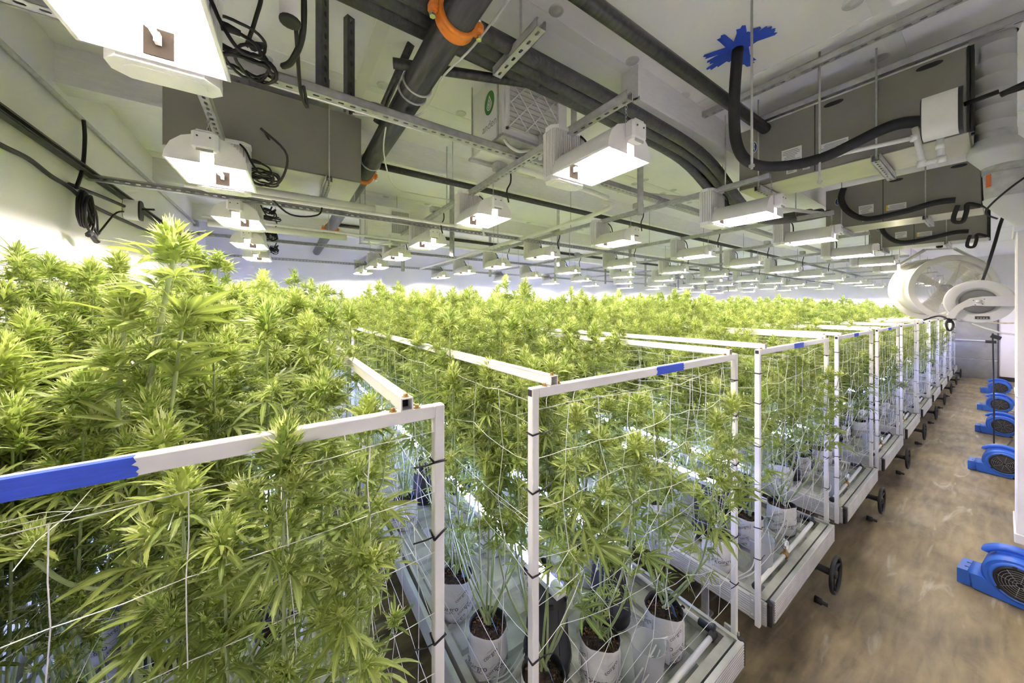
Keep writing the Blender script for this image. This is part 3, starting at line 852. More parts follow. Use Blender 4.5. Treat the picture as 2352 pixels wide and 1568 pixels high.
def soil_mesh():
    rg = random.Random(2); b = MB()
    b.lathe([(.0, .186), (.03, .190), (.06, .184), (.088, .178)], n=18, wob=lambda q, z: 1+.02*math.sin(5*q))
    for k in range(70):
        a, rr = rg.uniform(0, 6.28), .083*math.sqrt(rg.random())
        b.cbox((rr*math.cos(a), rr*math.sin(a), .190), (rg.uniform(.005, .014), rg.uniform(.003, .006), .004), (rg.uniform(-.5, .5), rg.uniform(-.5, .5), rg.uniform(0, 3)), mi=rg.choice((0, 1, 1)))
    return b.mesh('soil', [M['soil'], M['chip']])
def bag_print_mesh():
    b = MB(); 
    def wrap(vs, fs, ang, zc, rot, mi):
        out = []
        c_, s_ = math.cos(rot), math.sin(rot)
        for x, y, _ in vs:
            X, Y = x*c_-y*s_, x*s_+y*c_
            z = min(max(zc+Y, .006), BH-.005)
            rr = bag_r(z)*1.045+.0012; a = ang+X/rr
            out.append((rr*math.cos(a), rr*math.sin(a), z))
        b.add(out, fs, mi)
    big = text_obj_mesh('coirgro', .038); sml = text_obj_mesh('coirgro', .026); sub = text_obj_mesh('EZ GROW BAG', .009); tiny = text_obj_mesh('professional', .006)
    for k in range(4):
        a = k*PI/2
        wrap(*big, a, .088, .12, 0); wrap(*sub, a+.05, .066, .12, 0)
        for (da, z, ro) in ((.72, .155, .6), (.85, .085, .6), (.62, .030, .6)):
            wrap(*sml, a+da, z, ro, 0); wrap(*tiny, a+da-.05, z+.018, ro, 0)
        # vertical seam line
        vs = [(-.0007, -.09, 0), (.0007, -.09, 0), (.0007, .09, 0), (-.0007, .09, 0)]
        n = 10; vv = []; ff = []
        for i in range(n+1):
            y = -.09+.18*i/n; vv += [(-.0007, y, 0), (.0007, y, 0)]
        ff = [(2*i, 2*i+1, 2*i+3, 2*i+2) for i in range(n)]
        wrap(vv, ff, a-.42, .105, 0, 0)
    return b.mesh('printing', [M['ink']])
BAG, SOIL, PRINT = bag_mesh(), soil_mesh(), bag_print_mesh()
def tag_mesh():
    b = MB()
    b.prism([(-.012, 0), (.012, 0), (.012, .072), (.006, .080), (-.006, .080), (-.012, .072)], -.0006, .0006, 'y')
    for k in range(6): b.box((-.008, -.0011, .010+.008*k), (-.008+.016*(.6+.4*((k*37) % 5)/5), -.0007, .013+.008*k), 1)
    b.box((-.003, -.0012, .060), (.004, -.0007, .072), 2)
    return b.mesh('plant_tag', [M['tag'], M['ink'], M['paper']])
TAGM = tag_mesh()
def loop_mesh():
    b = MB(); b.tube(smooth_path([(0, 0, .078), (.006, .004, .095), (.012, .012, .11), (.0, .02, .112), (-.008, .012, .10), (0, 0, .078)]), .0012, 4, cap=False); return b.mesh('tag_tie', M['cable'])
TIEM = loop_mesh()
b = MB(); b.cbox((0, 0, .03), (.010, .0015, .09)); STAKE = b.mesh('stake', M['stakewood'])

ZSOIL = .345
def plant_base(x, y, rz, label, group, visible_bag):
    r = empty('hemp_plant', (x, y, ZSOIL), 0)
    tag(r, label, 'plant', group)
    if visible_bag:
        o = link('grow_bag', BAG, r); o.rotation_euler = (0, 0, rz)
        p = link('printing', PRINT, o)
        link('soil', SOIL, r)
        t = link('plant_tag', TAGM, r); t.location = (.035*math.cos(rz*3+1), .035*math.sin(rz*3+1)-.02, .19); t.rotation_euler = (.35, -.1, rz*.7)
        link('tie', TIEM, t)
    return r

def plant_h(n, x, y):
    """canopy height above the bag base"""
    edge = min(1, max(0, (y-.95)/1.2))
    return (1.55+.42*edge) + (.05 if n == 0 else 0)

FAR = []
for i in range(8):
    ST, LF, BD = plant_layout(500+i, .48, .84, 1.86, 11, dens=1.15, low=.46)
    FAR.append((stem_mesh(ST, 4), foliage_mesh(LF, [q for q in BD if not q[3]]), [q for q in BD if q[3]]))
MIDV = []
for i in range(6):
    ST, LF, BD = plant_layout(600+i, .46, .58, 1.86, 9, dens=1.25, low=.42)
    MIDV.append((stem_mesh(ST, 4), foliage_mesh(LF, [q for q in BD if not q[3]]), [q for q in BD if q[3]]))

def near_plant(x, y, seed, label, sx, sy, h, nst, group='flowering plants on the near racks', dens=1.0, rz=0.0, low=.34):
    r = plant_base(x, y, rz, label, group, True)
    ST, LF, BD = plant_layout(seed, sx, sy, h, nst, dens=dens, low=low)
    s = link('stem', stem_mesh(ST, 7), r)
    LF.sort(key=lambda q: -q[2])
    for kd, mtx, t in LF[:300]:
        link('leaf', HI[kd], r, mtx)
    for kd, mtx, t, top in BD:
        link('flower_bud', BHI[kd], r, mtx)
    return r

def far_plant(x, y, var, label, hs, rz, group, bag):
    st, fo, tops = var
    r = plant_base(x, y, rz, label, group, bag)
    if bag:
        r.location = (x, y, ZSOIL)
    S = Matrix.Diagonal((.62 if x < -.6 else 1, 1, hs, 1))
    flip = 1 if math.cos(rz) > 0 else -1
    RZ = Matrix.Rotation(0 if flip > 0 else PI, 4, 'Z') @ S
    link('stem', st, r, RZ)
    f = link('foliage', fo, r, RZ); f['kind'] = 'stuff'
    for kd, mtx, t, top in tops:
        if t > .9 or rnd.random() < .25:
            link('flower_bud', BUDSPEC[kd][1], r, RZ @ mtx)
    return r

COLX = (.14, .56, .94)
FILES = ('left file', 'middle file', 'right file')
NPL = 0
for n in range(NR):
    sp = .50 if n < 3 else (.66 if n < 6 else .92)
    rows = int((YEND-.25-1.03)/sp)+1
    for c, dx in enumerate(COLX):
        for k in range(rows):
            x = rack_x(n)+dx+rnd.uniform(-.02, .02)
            y = (1.10, 1.07, .985)[c]+k*sp+(rnd.uniform(-.03, .03) if k else 0)
            if n == 1 and c == 1 and k == 0: x = rack_x(1)+.545
            if n == 1 and c == 0: x, y = (.915, .83, .833)[k] if k < 3 else x, (1.10, 1.42, 1.79)[k] if k < 3 else y+.15
            lab = 'flowering hemp plant, %s of %s rack from left wall, %s from aisle' % (FILES[c], ORD[n], ORD[k])
            grp = 'flowering plants on the %s rack from the left' % ORD[n]
            h = plant_h(n, x, y)+rnd.uniform(-.06, .10)
            if n == 0 and c == 1 and k == 0: continue          # the tall plant stands here
            near = (n == 0 and y < 2.2) or (n == 1 and y < 1.7) or (n == 2 and k == 0)
            if near:
                edge = k == 0
                near_plant(x+(.09 if n == 0 and c == 0 else 0), y, 1000+n*100+c*20+k, lab, .24 if (n == 0 and c == 0) else .44, .50, h*(.95 if edge else 1), 7 if edge and n else (11 if n == 0 else 9), grp, dens=(.85 if edge and n else 1.25), rz=rnd.uniform(-.6, .6)-2.2, low=.26 if n == 0 else .40)
            else:
                md = n < 3 or k == 0
                if k == 0: y += .14; h -= .04
                var = (MIDV if md else FAR)[rnd.randrange(6 if md else 8)]
                far_plant(x+(.10 if n == 0 and c == 0 else 0), y, var, lab, h/1.86, rnd.uniform(0, 6.28), grp, (k < 2 and n < 8) or (n in (0, 1) and k < 4))
            NPL += 1

near_plant(-.60, 1.36, 1999, 'bushy hemp plant squeezed between the left and middle files of the leftmost rack', .40, .44, 1.72, 10, 'flowering plants on the first rack from the left', dens=1.2, rz=.4, low=.14)
near_plant(-.52, 1.84, 1998, 'second bushy hemp plant squeezed between left and middle files of the leftmost rack', .40, .44, 1.80, 9, 'flowering plants on the first rack from the left', dens=1.1, rz=.9, low=.16)
# the tall bright plant at the front of the leftmost rack
TALL = empty('hemp_plant', (-.30, 1.12, ZSOIL))
tag(TALL, 'tallest hemp plant with big bright leaves, at the front of the leftmost rack', 'plant', 'flowering plants on the first rack from the left')
o = link('grow_bag', BAG, TALL); link('printing', PRINT, o); link('soil', SOIL, TALL)
rg = random.Random(77)
ctrl = [(0, 0, .19), (.02, -.01, .6), (.03, .0, 1.1), (.035, .01, 1.5), (.075, .06, 1.9)]
pts = smooth_path(ctrl, 6); ST = [(pts, [.0105-.006*i/(len(pts)-1) for i in range(len(pts))])]
ST.append((smooth_path([(.03, 0, 1.12), (.0, .03, 1.22), (-.02, .05, 1.45), (-.01, .06, 1.74)]), .0045))
ST.append((smooth_path([(.03, 0, 1.1), (-.06, -.03, 1.18), (-.10, -.05, 1.26)]), .0040))
ST.append((smooth_path([(.035, 0, 1.35), (.08, -.02, 1.5), (.10, .0, 1.72)]), .0038))
link('stem', stem_mesh(ST, 8), TALL)
def tl(kd, p, az, pit, roll, s): link('leaf', HI[kd], TALL, basis(Vector(p), R(az), R(pit), R(roll), s))
# big hand-placed fan leaves
tl(2, (-.10, -.05, 1.26), 148, 14, 30, 1.75); tl(4, (.03, 0, 1.45), 130, 28, 25, 1.35); tl(4, (.04, .01, 1.55), -20, 38, -25, 1.30)
tl(0, (.05, .02, 1.62), -48, 25, -20, 1.35); tl(1, (.05, .02, 1.58), 160, 22, 10, 1.35); tl(4, (.06, .03, 1.70), -35, 30, -30, 1.35)
tl(0, (.06, .04, 1.72), 140, 35, 15, 1.15); tl(1, (.07, .05, 1.80), -70, 30, 0, 1.0); tl(3, (.07, .05, 1.84), 120, 50, 0, 1.0); tl(2, (.07, .05, 1.84), 200, 45, 0, 1.0)
tl(5, (.03, 0, 1.30), -60, 40, 0, 1.2); tl(4, (.02, 0, 1.20), -25, 20, -20, 1.2); tl(2, (.03, 0, 1.05), 90, 25, 0, 1.2); tl(6, (.03, 0, 1.0), -90, 20, 0, 1.2)
for k in range(60):
    z = rg.uniform(.95, 1.85); i = min(len(pts)-1, max(0, int((z-.19)/(1.9-.19)*(len(pts)-1))))
    q = pts[i]; tl(rg.choice((1, 2, 3, 5, 6, 7)), (q.x, q.y, z), rg.uniform(0, 360), rg.uniform(0, 50), rg.uniform(-30, 30), rg.uniform(.7, 1.1))
for kd, p, s in ((1, (.075, .06, 1.87), 1.25), (1, (-.01, .06, 1.71), 1.35), (0, (.10, 0, 1.70), 1.2), (0, (-.10, -.05, 1.27), 1.0), (2, (.05, .02, 1.62), 1.2), (2, (.03, .03, 1.56), 1.2),
                 (0, (.05, -.02, 1.50), 1.2), (2, (.0, .02, 1.42), 1.2), (0, (.06, .0, 1.36), 1.1), (2, (.0, -.02, 1.28), 1.2), (2, (.05, .02, 1.18), 1.1), (3, (.03, 0, 1.1), 1.3), (0, (-.03, .06, 1.62), 1.1), (2, (.09, .03, 1.60), 1.1)):
    link('flower_bud', BHI[kd], TALL, basis(Vector(p), rg.uniform(0, 6), R(rg.uniform(-10, 10)), 0, s))

# ------------------------------------------------------------------ buckets, LED bars, jugs
def bucket_mesh():
    b = MB()
    b.lathe([(.0, .385), (.080, .385), (.090, .378), (.094, .36), (.108, .09), (.118, .085), (.121, .05), (.110, .045), (.114, .0)], n=24)
    for k in range(6):
        a = k*PI/3; b.cbox((.096*math.cos(a), .096*math.sin(a), .352), (.012, .022, .02), (0, 0, a), mi=1)
    for k in range(10):
        a = k*PI/5+.2; b.tube([(.0945*math.cos(a), .0945*math.sin(a), .33), (.1075*math.cos(a), .1075*math.sin(a), .1)], .003, 4)
    return b
BK = bucket_mesh().mesh('upturned_bucket', [M['bucket'], M['hole']])
def led_bar(name='led_bar', Ln=1.88):
    r = empty(name)
    b = MB(); hw = .030
    b.prism([(-hw, 0), (hw, 0), (hw, .030), (-hw, .030)], 0, Ln, 'y'); part('housing', b, M['lampwhite'], r)
    b = MB(); b.prism([(.024*math.cos(a), .030+.020*math.sin(a)) for a in np.linspace(0, PI, 9)], .055, Ln-.055, 'y', smooth=True)
    part('diffuser', b, M['led'], r)
    for y in (0, Ln-.05):
        b = MB(); b.prism([(.029*math.cos(a), .028+.026*math.sin(a)) for a in np.linspace(0, PI, 9)], y, y+.055, 'y', smooth=True); part('end_cap', b, M['lampwhite'], r)
    b = MB()
    rg = random.Random(4)
    for k in range(9):
        y = .25+k*.18+rg.uniform(-.05, .05); b.cbox((rg.uniform(-.008, .008), y, .0515), (.014, .022, .004))
    part('red_diode', b, M['ledpink'], r)['kind'] = 'stuff'
    return r
LB = led_bar()
first = True
for n in range(NR):
    for c, dx in ((0, .392), (1, .862)):
        for k in range(3):
            o = LB if first else dup(LB); first = False
            o.location = (rack_x(n)+dx, (1.17 if n else 2.35)+k*(1.93 if n else 1.56), .735); o.scale = (1, 1 if n else .8, 1)
            tag(o, 'glowing LED bar, %s line of %s rack from left wall, %s from aisle' % (('left', 'right')[c], ORD[n], ORD[k]), 'light', 'LED bars under the canopy')
        for k, y in ((0, 1.275 if n else 2.45), (1, 3.0 if n else 4.0)):
            o = link('upturned_bucket', BK); o.location = (rack_x(n)+dx-.0, y, .346)
            tag(o, 'upturned black bucket under %s LED line of %s rack from left, %s from aisle' % (('left', 'right')[c], ORD[n], ORD[k]), 'bucket', 'upturned black buckets on the trays')
def make_jug():
    r = empty('measuring_jug')
    b = MB()
    def wob(q, z): return 1+(.10 if z > .17 else 0)*max(0, math.cos(q-2.6))**12
    b.lathe([(.0, .0), (.050, .0), (.055, .004), (.070, .235), (.073, .238), (.0675, .236), (.052, .008), (.0, .006)], n=24, wob=wob)
    part('body', b, M['jug'], r)
    b = MB(); b.tube(smooth_path([(.068, -.01, .225), (.105, -.018, .225), (.118, -.02, .19), (.112, -.02, .09)]), [.008]*15+[.008], 6) if False else b.tube([(.066, -.01, .222), (.10, -.016, .226), (.114, -.018, .20), (.110, -.018, .10)], [.010, .010, .009, .007], 6)
    part('handle', b, M['jug'], r)
    b = MB()
    for k in range(8):
        z = .05+.02*k; a = -1.2; rr = .055+.015*z/.235+.0015
        b.box((rr*math.cos(a)-.004, rr*math.sin(a)-.001, z), (rr*math.cos(a)+.004+.004*(k % 2), rr*math.sin(a)+.001, z+.0015))
    part('scale_marks', b, M['inkgrey'], r)
    return r
J = make_jug()
for n in range(NR):
    o = J if n == 0 else dup(J)
    o.location = (rack_x(n)+(.68 if n == 1 else .30), .905 if n == 1 else .90, .346)
    o.rotation_euler = (0, 0, rnd.uniform(-.3, .3))
    tag(o, 'clear plastic measuring jug on the tray end of the %s rack from the left wall' % ORD[n], 'jug', 'measuring jugs on the rack ends')

# ------------------------------------------------------------------ grow lamps
ZL = 2.79
def row_x(n): return rack_x(n) + W/2 + (.03 if n == 0 else -.015)
def make_lamp():
    r = empty('grow_lamp')
    hw, hl, ht = .150, .180, .128
    arch = [(-hw, 0), (-hw*.965, .030), (-hw*.84, .072), (-hw*.60, .106), (-hw*.30, .123), (0, ht), (hw*.30, .123), (hw*.60, .106), (hw*.84, .072), (hw*.965, .030), (hw, 0)]
    n = len(arch)
    b = MB()
    for sc_, mi, flip in ((1.0, 0, False), (.972, 1, True)):
        vs = [(x*sc_, -hl, z*sc_+(.0 if mi == 0 else .0006)) for x, z in arch]+[(x*sc_, hl, z*sc_+(.0 if mi == 0 else .0006)) for x, z in arch]
        b.add(vs, [(i, i+1, n+i+1, n+i) if not flip else (i, n+i, n+i+1, i+1) for i in range(n-1)], mi, True)
    for s in (-1, 1):     # rim along the long sides
        b.box((s*hw-.008 if s > 0 else -hw-.001, -hl, -.004), (hw+.001 if s > 0 else -hw+.008, hl, .003), 0)
    part('reflector', b, [M['lampwhite'], M['reflector']], r)
    for s in (-1, 1):
        b = MB(); y0 = s*hl
        lo = [(x*1.01, z*1.02-.004*(z == 0)) for x, z in arch]
        notch = [(.024, 0), (.024, .046), (-.024, .046), (-.024, 0)] if s < 0 else []
        lo += [(u, v-.004*(v == 0)) for u, v in notch]
        b.prism(lo, min(y0, y0+s*.004), max(y0, y0+s*.004), 'y', 0)
        b.prism([(x*.97, z*.97) for x, z in arch]+notch, min(y0-s*.0035, y0-s*.001), max(y0-s*.0035, y0-s*.001), 'y', 1)
        e = part('end_plate', b, [M['lampwhite'], M['reflector']], r)
        if s < 0: continue
        b = MB(); b.box((-.030, y0-s*.006-.001, .006), (.030, y0-s*.006+.001, .082), 0); b.cbox((0, y0-s*.016, .050), (.012, .018, .026), mi=1); part('socket', b, [M['socket'], M['lampwhite']], e)  # black sheet drawn in place of the shaded recess behind the socket
    b = MB(); b.lathe([(.0, -.115), (.010, -.112), (.012, -.10), (.012, .10), (.010, .112), (.0, .115)], (0, 0, .050), 8, axis='y'); part('arc_tube', b, M['arc'], r)
    for s in (-1, 1):
        b = MB(); b.lathe([(.005, 0), (.008, .0), (.008, .045), (.005, .045)], (0, s*.138-.022, .050), 8, axis='y', capb=True, capt=True); part('tube_end', b, M['lampwhite'], r)
    # socket housing on the aisle end
    b = MB(); b.cbox((.0, -hl-.030, .088), (.095, .052, .085), bev=.010); b.box((-.03, -hl-.05, .125), (.03, -hl+.03, .133))
    for x in (-.025, .02): b.lathe([(.004, -.002), (.004, .001)], (x, -hl-.057, .10), 8, axis='y', mi=1, capb=True)
    h = part('socket_housing', b, [M['lampwhite'], M['galvdark']], r)
    b = MB(); b.box((-.03, -hl-.050, .036), (.03, -hl-.046, .05)); part('lip', b, M['chrome'], h)
    # ballast with cooling fins and end caps
    b = MB(); bx, y0, y1, z0, z1 = .115, hl+.022, hl+.115, .018, .262
    b.box((-bx+.012, y0+.012, z0), (bx-.012, y1-.012, z1))
    for k in range(17):
        x = -bx+.006+k*(2*bx-.012)/16
        b.box((x-.0035, y0, z0), (x+.0035, y0+.014, z1)); b.box((x-.0035, y1-.014, z0), (x+.0035, y1, z1))
    for k in range(7):
        y = y0+.008+k*(y1-y0-.016)/6
        for s in (-1, 1): b.box((s*(bx-.007)-.007, y-.0035, z0), (s*(bx-.007)+.007, y+.0035, z1))
    part('ballast', b, M['lampwhite'], r)
    for z, dz in ((z0, -.028), (z1, .022)):
        b = MB(); c = .03
        poly = [(-bx-.004+c, y0-.006), (bx+.004-c, y0-.006), (bx+.004, y0-.006+c), (bx+.004, y1+.006-c), (bx+.004-c, y1+.006), (-bx-.004+c, y1+.006), (-bx-.004, y1+.006-c), (-bx-.004, y0-.006+c)]
        b.prism(poly, min(z, z+dz), max(z, z+dz), 'z')
        if dz < 0:
            b.prism([(x*.72, (y-(y0+y1)/2)*.62+(y0+y1)/2) for x, y in poly], z+dz-.003, z+dz, 'z'); 
        part('ballast_cap', b, M['lampwhite'], r)
    b = MB(); b.box((-.07, hl+.002, .125), (.07, hl+.03, .13)); b.box((-.07, hl+.002, .03), (-.066, hl+.03, .13)); b.box((.066, hl+.002, .03), (.07, hl+.03, .13)); part('bracket', b, M['lampwhite'], r)
    # chain at the aisle end, hook bracket at the ballast end
    b = MB()
    for k in range(7):
        z = .135+k*.0175; a = (k % 2)*PI/2; cx_, cy_ = 0, -hl+.02
        pts = [(cx_+.005*math.cos(q)*math.cos(a), cy_+.005*math.cos(q)*math.sin(a), z+.011*math.sin(q)) for q in np.linspace(0, 2*PI, 11)]
        b.tube(pts, .0014, 4, cap=False)
    part('chain', b, M['galv'], r)
    b = MB(); b.box((-.012, hl+.06, .275), (.012, hl+.066, .30)); part('hook', b, M['galv'], r)
    # power cord with plug
    b = MB()
    b.tube([(.118, hl+.07, .20), (.135, hl+.07, .20), (.165, hl+.07, .195)], [.014, .013, .009], 8)
    b.tube(smooth_path([(.16, hl+.07, .195), (.205, hl+.07, .175), (.215, hl+.05, .13), (.17, hl+.02, .11), (.13, hl-.0, .16), (.10, hl+.0, .23), (.06, hl+.03, .28)]), .0055, 6)
    part('power_cord', b, M['cable'], r)
    return r
LAMP = make_lamp(); first = True
for n in range(NR):
    for k in range(6):
        if n == 0 and k == 5: continue
        o = LAMP if first else dup(LAMP); first = False
        o.location = (row_x(n)+rnd.uniform(-.012, .012), 1.115+1.2*k+rnd.uniform(-.02, .02), ZL+rnd.uniform(-.01, .01)); o.rotation_euler = (0, 0, rnd.uniform(-.03, .03) - (.06 if n == 0 else 0))
        tag(o, 'lit white grow lamp over the %s rack from the left wall, %s from the aisle' % (ORD[n], ORD[k]), 'lamp', 'grow lamps hanging in rows')

# ------------------------------------------------------------------ slotted struts
def strut_mesh(Ln, name='strut', w_=.040, h=.040, mt='galv'):
    """C channel along +x from 0..Ln, slotted web facing -z at z=0, open side up"""
    b = MB(); hw = w_/2; per = .052; n = max(1, int(Ln/per)); per = Ln/n
    sl, sw = .014, .0065
    V = []; F = []
    for i in range(n):
        c = (i+.5)*per; o = len(V)
        border = [(c+per/2, 0), (c+per/2, hw), (c, hw), (c-per/2, hw), (c-per/2, 0), (c-per/2, -hw), (c, -hw), (c+per/2, -hw)]
        hole = [(c+sl, 0), (c+sl*.7, sw), (c, sw), (c-sl*.7, sw), (c-sl, 0), (c-sl*.7, -sw), (c, -sw), (c+sl*.7, -sw)]
        V += [(x, y, 0) for x, y in border]+[(x, y, 0) for x, y in hole]
        F += [(o+k, o+8+k, o+8+(k+1) % 8, o+(k+1) % 8) for k in range(8)]
    b.add(V, F)
    t = .003
    for s in (-1, 1):
        b.box((0, s*hw-(t if s > 0 else 0), 0), (Ln, s*hw+(0 if s > 0 else t), h))
        b.box((0, s*hw-(.010 if s > 0 else 0), h-t), (Ln, s*hw+(0 if s > 0 else .010), h))
    return b.mesh(name, M[mt])
def strut(p, Ln, rot, label, mt='galv', group=None, cat='strut', me=None, w_=.04):
    o = link('slotted_strut', me or strut_mesh(Ln, w_=w_, mt=mt)); o.location = p; o.rotation_euler = rot
    tag(o, label, cat, group); return o
SROW = strut_mesh(6.52)
for n in range(NR):
    strut((row_x(n), .95, 3.045), 6.5, (0, 0, PI/2), 'slotted grey strut carrying the lamps over the %s rack from the left wall' % ORD[n], me=SROW, group='struts above the lamp rows')
strut((XL+.005, 1.80, 3.090), 17.9, (0, 0, 0), 'long grey strut crossing above the lamp rows, nearest to the aisle', w_=.05)
for k, y in enumerate((3.50, 5.40, 7.32)):
    strut((XL+.01, y, 2.985), 17.9, (R(90), 0, 0), 'slotted grey cross strut under the lamp struts, %s from the far wall' % ('third', 'second', 'nearest')[k])
strut((2.68, YF+.01, 3.57), 1.95, (0, 0, PI/2), 'grey ceiling strut ahead of the nearest air handler, the shorter-rodded one', cat='strut')
strut((2.975, YF+.01, 3.50), 1.56, (0, 0, PI/2), 'grey strut along the top front edge of the nearest air handler')
strut((XL+.022, YF+.05, 3.0), 6.5, (R(90), 0, PI/2), 'dark strut rail bolted along the left wall', 'galvdark')
# vertical drop struts
def vstrut(x, y, z0, label, mt='galv', rz=0.0):
    o = strut((x, y, z0), ZC-z0, (0, -PI/2, rz), label, mt, group=None, me=strut_mesh(ZC-z0, mt=mt)); return o
vstrut(.17, 1.84, 3.12, 'dark slotted strut dropping from the ceiling near the big first lamp', 'galvdark', -.9)
vstrut(.30, 1.95, 3.15, 'slim slotted strut dropping from the ceiling behind the dark one', 'galvdark', -1.2)
vstrut(1.72, 1.70, 3.09, 'grey drop strut beside the nearest dehumidifier', 'galv', -.8)
vstrut(2.38, 1.62, 2.85, 'grey drop strut between the second and third lamp rows', 'galv', -.8)
VS = strut_mesh(ZC-2.70, mt='galv')
k = 0
for n in (1, 2, 3, 4, 5, 6, 7, 8):
    for y in (3.55, 5.45):
        o = strut((row_x(n)+.32, y, 2.70), .95, (0, -PI/2, -.8), 'grey drop strut with a junction box past the %s lamp row from left, %s one' % (ORD[n], 'nearer' if y < 4 else 'farther'), me=VS, group='drop struts between the lamp rows')
# junction boxes with cord tails on the struts
def jbox():
    r = empty('junction_box')
    b = MB(); b.cbox((0, 0, .03), (.10, .065, .055), bev=.006); part('box', b, M['galv'], r)
    b = MB(); b.cbox((0, -.034, .03), (.085, .004, .042)); part('cover', b, M['galv'], r)
    b = MB(); b.tube(smooth_path([(.05, 0, .03), (.09, 0, .02), (.10, .01, -.05), (.07, .015, -.12), (.09, .02, -.2)]), .006, 6); part('cord', b, M['cable'], r)
    return r
JB = jbox(); first = True
for n in (1, 2, 3, 4, 5, 6):
    for k, y in enumerate((2.05, 3.3, 4.5)):
        o = JB if first else dup(JB); first = False
        o.location = (row_x(n), y, 3.088)
        tag(o, 'grey junction box on the lamp strut over the %s rack from left, %s from aisle' % (ORD[n], ORD[k]), 'electrical box', 'junction boxes on the lamp struts')
# threaded rods
RODM = {}
def rod(x, y, z0, label, rr=.005, z1=ZC):
    key = round(z1-z0, 3), rr
    if key not in RODM:
        b = MB(); b.tube([(0, 0, 0), (0, 0, z1-z0)], rr, 6); b.lathe([(rr*2.2, .0), (rr*2.2, .012)], (0, 0, .01), 6, capb=True, capt=True, smooth=False)
        RODM[key] = b.mesh('threaded_rod', M['galv'])
    o = link('threaded_rod', RODM[key]); o.location = (x, y, z0); tag(o, label, 'rod', 'threaded rods hanging from the ceiling')
rod(1.946, .708, 2.80, 'long threaded rod hanging beside the blue taped ceiling hole', .006)
rod(2.68, .62, 2.85, 'threaded rod through the front strut of the nearest air handler', .006)
rod(.92, 1.27, 3.30, 'threaded rod holding the small strut under the black pipe bundle', .006)
for n in range(NR):
    for k, y in enumerate((1.25, 3.0, 4.7, 6.4)):
        if n == 1 and k == 0: continue
        rod(row_x(n)+.0, y, 3.05, 'threaded rod holding the lamp strut over the %s rack from left, %s from aisle' % (ORD[n], ORD[k]))

# ------------------------------------------------------------------ pipes
def pipe(name, pts, rr, m, label, cat='pipe', n=12, sm=True, group=None):
    b = MB(); b.tube(smooth_path(pts, 6) if sm else pts, rr, n); o = part(name, b, M[m]); tag(o, label, cat, group)
    if name == 'drain_pipe':
        a, c = Vector(pts[0]), Vector(pts[1])
        for t in (.15, .85):
            p = a.lerp(c, t); h = MB(); h.tube([(p.x, p.y, p.z+rr*.6), (p.x, p.y, ZC)], .003, 5); part('hanger', h, M['galv'], o)
    return o
main = empty('sprinkler_main', (.56, 0, 3.23)); tag(main, 'thick black steel sprinkler main with orange couplings', 'pipe')
b = MB(); b.tube([(0, YF+.02, 0), (0, YB-.02, 0)], .066, 24); part('pipe', b, M['steel'], main)
for y in (1.20, 3.03, 5.4):
    b = MB(); b.lathe([(.068, -.030), (.080, -.030), (.084, -.018), (.078, -.012), (.078, .012), (.084, .018), (.080, .030), (.068, .030)], (0, y, 0), 24, axis='y')
    for s in (-1, 1):
        b.cbox((s*.094, y, .0), (.034, .050, .040), bev=.008)
    cp = part('coupling', b, M['orange'], main)
    b = MB()
    for s in (-1, 1):
        b = MB(); b.lathe([(.012, -.040), (.014, -.034), (.008, -.034), (.008, .034), (.014, .034), (.012, .042)], (s*.098, y, 0), 6, axis='z', capb=True, capt=True, smooth=False)
        part('bolt', b, M['chrome'], cp)
for y in (1.66, 1.74, 2.75):
    b = MB(); b.tube([(.070*math.cos(a), y+.02*math.sin(a), .070*math.sin(a)) for a in np.linspace(0, 2*PI, 25)], .006, 6, cap=False); part('hanger_loop', b, M['galv'], main)
# side outlet pipe crossing the main
pipe('branch_pipe', [(.44, 1.66, 3.285), (1.32, 1.46, 3.385)], .024, 'steel', 'short black pipe with an open end crossing the sprinkler main', sm=False)
b = MB(); b.lathe([(.030, -.03), (.034, -.02), (.034, .02), (.030, .03)], (1.30, 1.465, 3.383), 12, axis='x', capb=True, capt=True); o = part('pipe_cap', b, M['black']); tag(o, 'black clamp on the end of the branch pipe above the bundle', 'clamp')
pipe('brace_pipe', [(.62, 1.95, ZC), (.50, 2.28, 3.30)], .022, 'steel', 'black sway brace running from the ceiling to the sprinkler main', sm=False)
pipe('branch_pipe', [(.57, 2.80, 3.235), (XR-.1, 2.80, 3.235)], .027, 'steel', 'long dark branch pipe running off the sprinkler main over the racks', sm=False)
pipe('branch_pipe', [(.57, 5.1, 3.235), (XR-.1, 5.1, 3.235)], .027, 'steel', 'long dark branch pipe off the sprinkler main near the far wall', sm=False)
pipe('steel_pipe', [(XL+.02, 1.03, 3.42), (2.93, .98, 3.42)], .036, 'steel', 'black steel pipe ending at the nearest air handler', sm=False)
for k, (dy, dz, rr) in enumerate(((0, 0, .043), (.096, .02, .043), (-.092, -.03, .038))):
    y = 1.41+dy; z = 3.37+dz
    pipe('insulated_line', [(XL+.02, y, z), (.5, y, z), (1.8, y-.01*k, z-.01), (2.8, y+.02, z-.03), (3.45, y+.02, z-.22-.03*k), (3.9, y+.03, z-.30-.03*k), (4.6, y-.05, z-.27), (5.3, 1.22+dy, z-.12)], rr, 'insul', 'black wrapped refrigerant line, the %s of the three bundled lines' % ('middle', 'rear', 'front')[k], group='black wrapped lines bundled together')
strut((.905, 1.10, 3.285), .36, (0, 0, PI/2), 'short grey strut slung under the black pipe bundle', w_=.05)
pipe('conduit', [(XL+.02, 1.86, 3.115), (XR-.1, 1.86, 3.115)], .013, 'galv', 'thin grey conduit beside the nearest cross strut', sm=False)
pipe('conduit', [(XL+.018, YF+.1, 3.335), (XL+.018, 3.4, 3.335), (XL+.018, 6.8, 3.37)], .014, 'galv', 'grey conduit running high along the left wall', sm=False)
